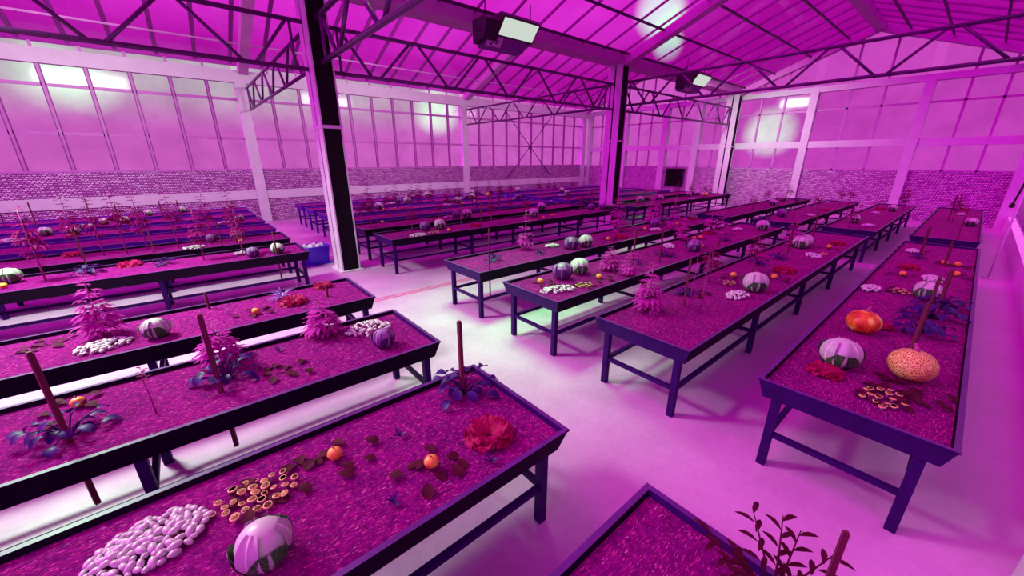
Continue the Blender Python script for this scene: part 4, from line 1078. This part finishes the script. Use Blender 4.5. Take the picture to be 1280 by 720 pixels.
# ------------------------------------------------------------------ light settings
SKY_UP = (1.12, .62, 1.08)
BACK_C = (1.9, .06, 2.2)
SUN_E, SUN_C, SUN_A, SUN_D = 4.0, (1.0, .015, .86), 40, (-.42, .45, .76)
MINT = (.30, 1.0, .38)
LOBES = [((-.126, .984, .125), 3.5, 0, .5, MINT), ((-.09, .988, .115), 3, 0, .45, MINT), ((.493, .864, .106), 3.5, 0, .9, MINT), ((.951, .305, .053), 3.2, 0, .95, MINT), ((.816, .503, .283), 3.2, 0, 1.0, (.2, 26., .6)), ((.84, .492, .228), 2.0, 0, 1.0, (.2, 20., .6))]
# added fill lights without fittings, for the aisle floors, left wall and rear wall
AREAS = [('aisle_fill', (4.4, 6.3, 6.0), (4.2, 5.0, 0), (2.6, 1.6), 175, (.10, 1.0, .15), 60),
         ('wall_fill', (8.3, 13.6, 6.3), (8.3, 21, 3.6), (3, .5), 230, (1, .86, .98), 160),
         ('wall_fill', (-2.6, 13.6, 6.3), (-2.6, 21, 3.6), (3, .5), 300, (1, .92, 1), 160),
         ('wall_fill', (18.6, 13.6, 6.3), (18.9, 21, 3.6), (3, .5), 90, (1, .6, .95), 160),
         ('wall_fill', (20.0, 9.0, 6.2), (25.6, 8.3, 3.0), (1.5, .5), 100, (.85, 1, .85), 100),
         ('aisle_fill', (-2.8, 8.9, 5.95), (-1.0, 7.0, 0), (1.6, .9), 620, (.55, 1, .58), 110)]
# ------------------------------------------------------------------ daylight and added fill lights
w = bpy.data.worlds.new('world'); scene.world = w; w.use_nodes = True
nt = w.node_tree; nt.nodes.clear(); out = nt.nodes.new('ShaderNodeOutputWorld'); bg = nt.nodes.new('ShaderNodeBackground')
tc = nt.nodes.new('ShaderNodeTexCoord'); D = tc.outputs['Generated']
sx = nt.nodes.new('ShaderNodeSeparateXYZ'); nt.links.new(D, sx.inputs[0])
def M(op, a, b=None, c=None, clamp=False):
    n = nt.nodes.new('ShaderNodeMath'); n.operation = op; n.use_clamp = clamp
    for i, v in enumerate((a, b, c)):
        if v is None: continue
        if isinstance(v, (int, float)): n.inputs[i].default_value = v
        else: nt.links.new(v, n.inputs[i])
    return n.outputs[0]
def step(x, a, b):
    n = nt.nodes.new('ShaderNodeMapRange'); n.interpolation_type = 'SMOOTHSTEP'
    nt.links.new(x, n.inputs['Value']); n.inputs['From Min'].default_value = a; n.inputs['From Max'].default_value = b; return n.outputs['Result']
def mixc(fac, a, b, mode='MIX'):
    n = nt.nodes.new('ShaderNodeMix'); n.data_type = 'RGBA'; n.blend_type = mode; n.clamp_factor = mode == 'MIX'
    if isinstance(fac, (int, float)): n.inputs['Factor'].default_value = fac
    else: nt.links.new(fac, n.inputs['Factor'])
    for s, v in (('A', a), ('B', b)):
        if isinstance(v, tuple): n.inputs[s].default_value = c4(v)
        else: nt.links.new(v, n.inputs[s])
    return n.outputs['Result']
X, Y, Z = sx.outputs
cl = noise(nt, coords(nt, (1, 1, 3), 'Generated'), 3.2, 5, .6)
side = mixc(step(Y, .15, .95), (.62, .07, .55), (.70, .15, .62))
side = mixc(step(Y, -.15, -.5), side, (.3, .0, .27))
hi = M('MULTIPLY', step(Z, .045, .135), step(Y, .70, .97)); hi = M('MULTIPLY', hi, M('ADD', .45, cl)); hi = M('MULTIPLY', hi, M('SUBTRACT', 1.0, step(Z, .165, .21)))
side = mixc(hi, side, (.62, .56, .61))
side = mixc(step(M('SUBTRACT', Z, M('MULTIPLY', step(X, .78, .93), .13)), .165, .29), side, SKY_UP)
side = mixc(step(X, -.25, -.75), side, BACK_C)
side = mixc(step(Z, -.02, -.12), side, (.22, .01, .22))
cur = side
for d, a, b, s, lc in LOBES:
    vm = nt.nodes.new('ShaderNodeVectorMath'); vm.operation = 'DOT_PRODUCT'; nt.links.new(D, vm.inputs[0]); v = Vector(d).normalized(); vm.inputs[1].default_value = v
    k = M('MULTIPLY', step(vm.outputs['Value'], math.cos(R(a)), math.cos(R(b))), s)
    cur = mixc(k, cur, lc, 'ADD')
nt.links.new(cur, bg.inputs[0]); bg.inputs[1].default_value = 1.0; nt.links.new(bg.outputs[0], out.inputs[0])
w.cycles.sampling_method = 'MANUAL'; w.cycles.sample_map_resolution = 512

s = bpy.data.lights.new('sun', 'SUN'); s.energy = SUN_E; s.color = SUN_C; s.angle = R(SUN_A)
so = bpy.data.objects.new('sun', s); col.objects.link(so)
so.rotation_euler = Vector(SUN_D).normalized().to_track_quat('Z', 'Y').to_euler()
def area(name, loc, tgt, size, power, c, spread=160):
    a = bpy.data.lights.new(name, 'AREA'); a.shape = 'RECTANGLE'; a.size = size[0]; a.size_y = size[1]; a.energy = power; a.color = c; a.spread = R(spread)
    o = bpy.data.objects.new(name, a); col.objects.link(o); o.location = loc
    o.rotation_euler = (Vector(tgt) - Vector(loc)).to_track_quat('-Z', 'Y').to_euler(); return o
for args in AREAS: area(*args)
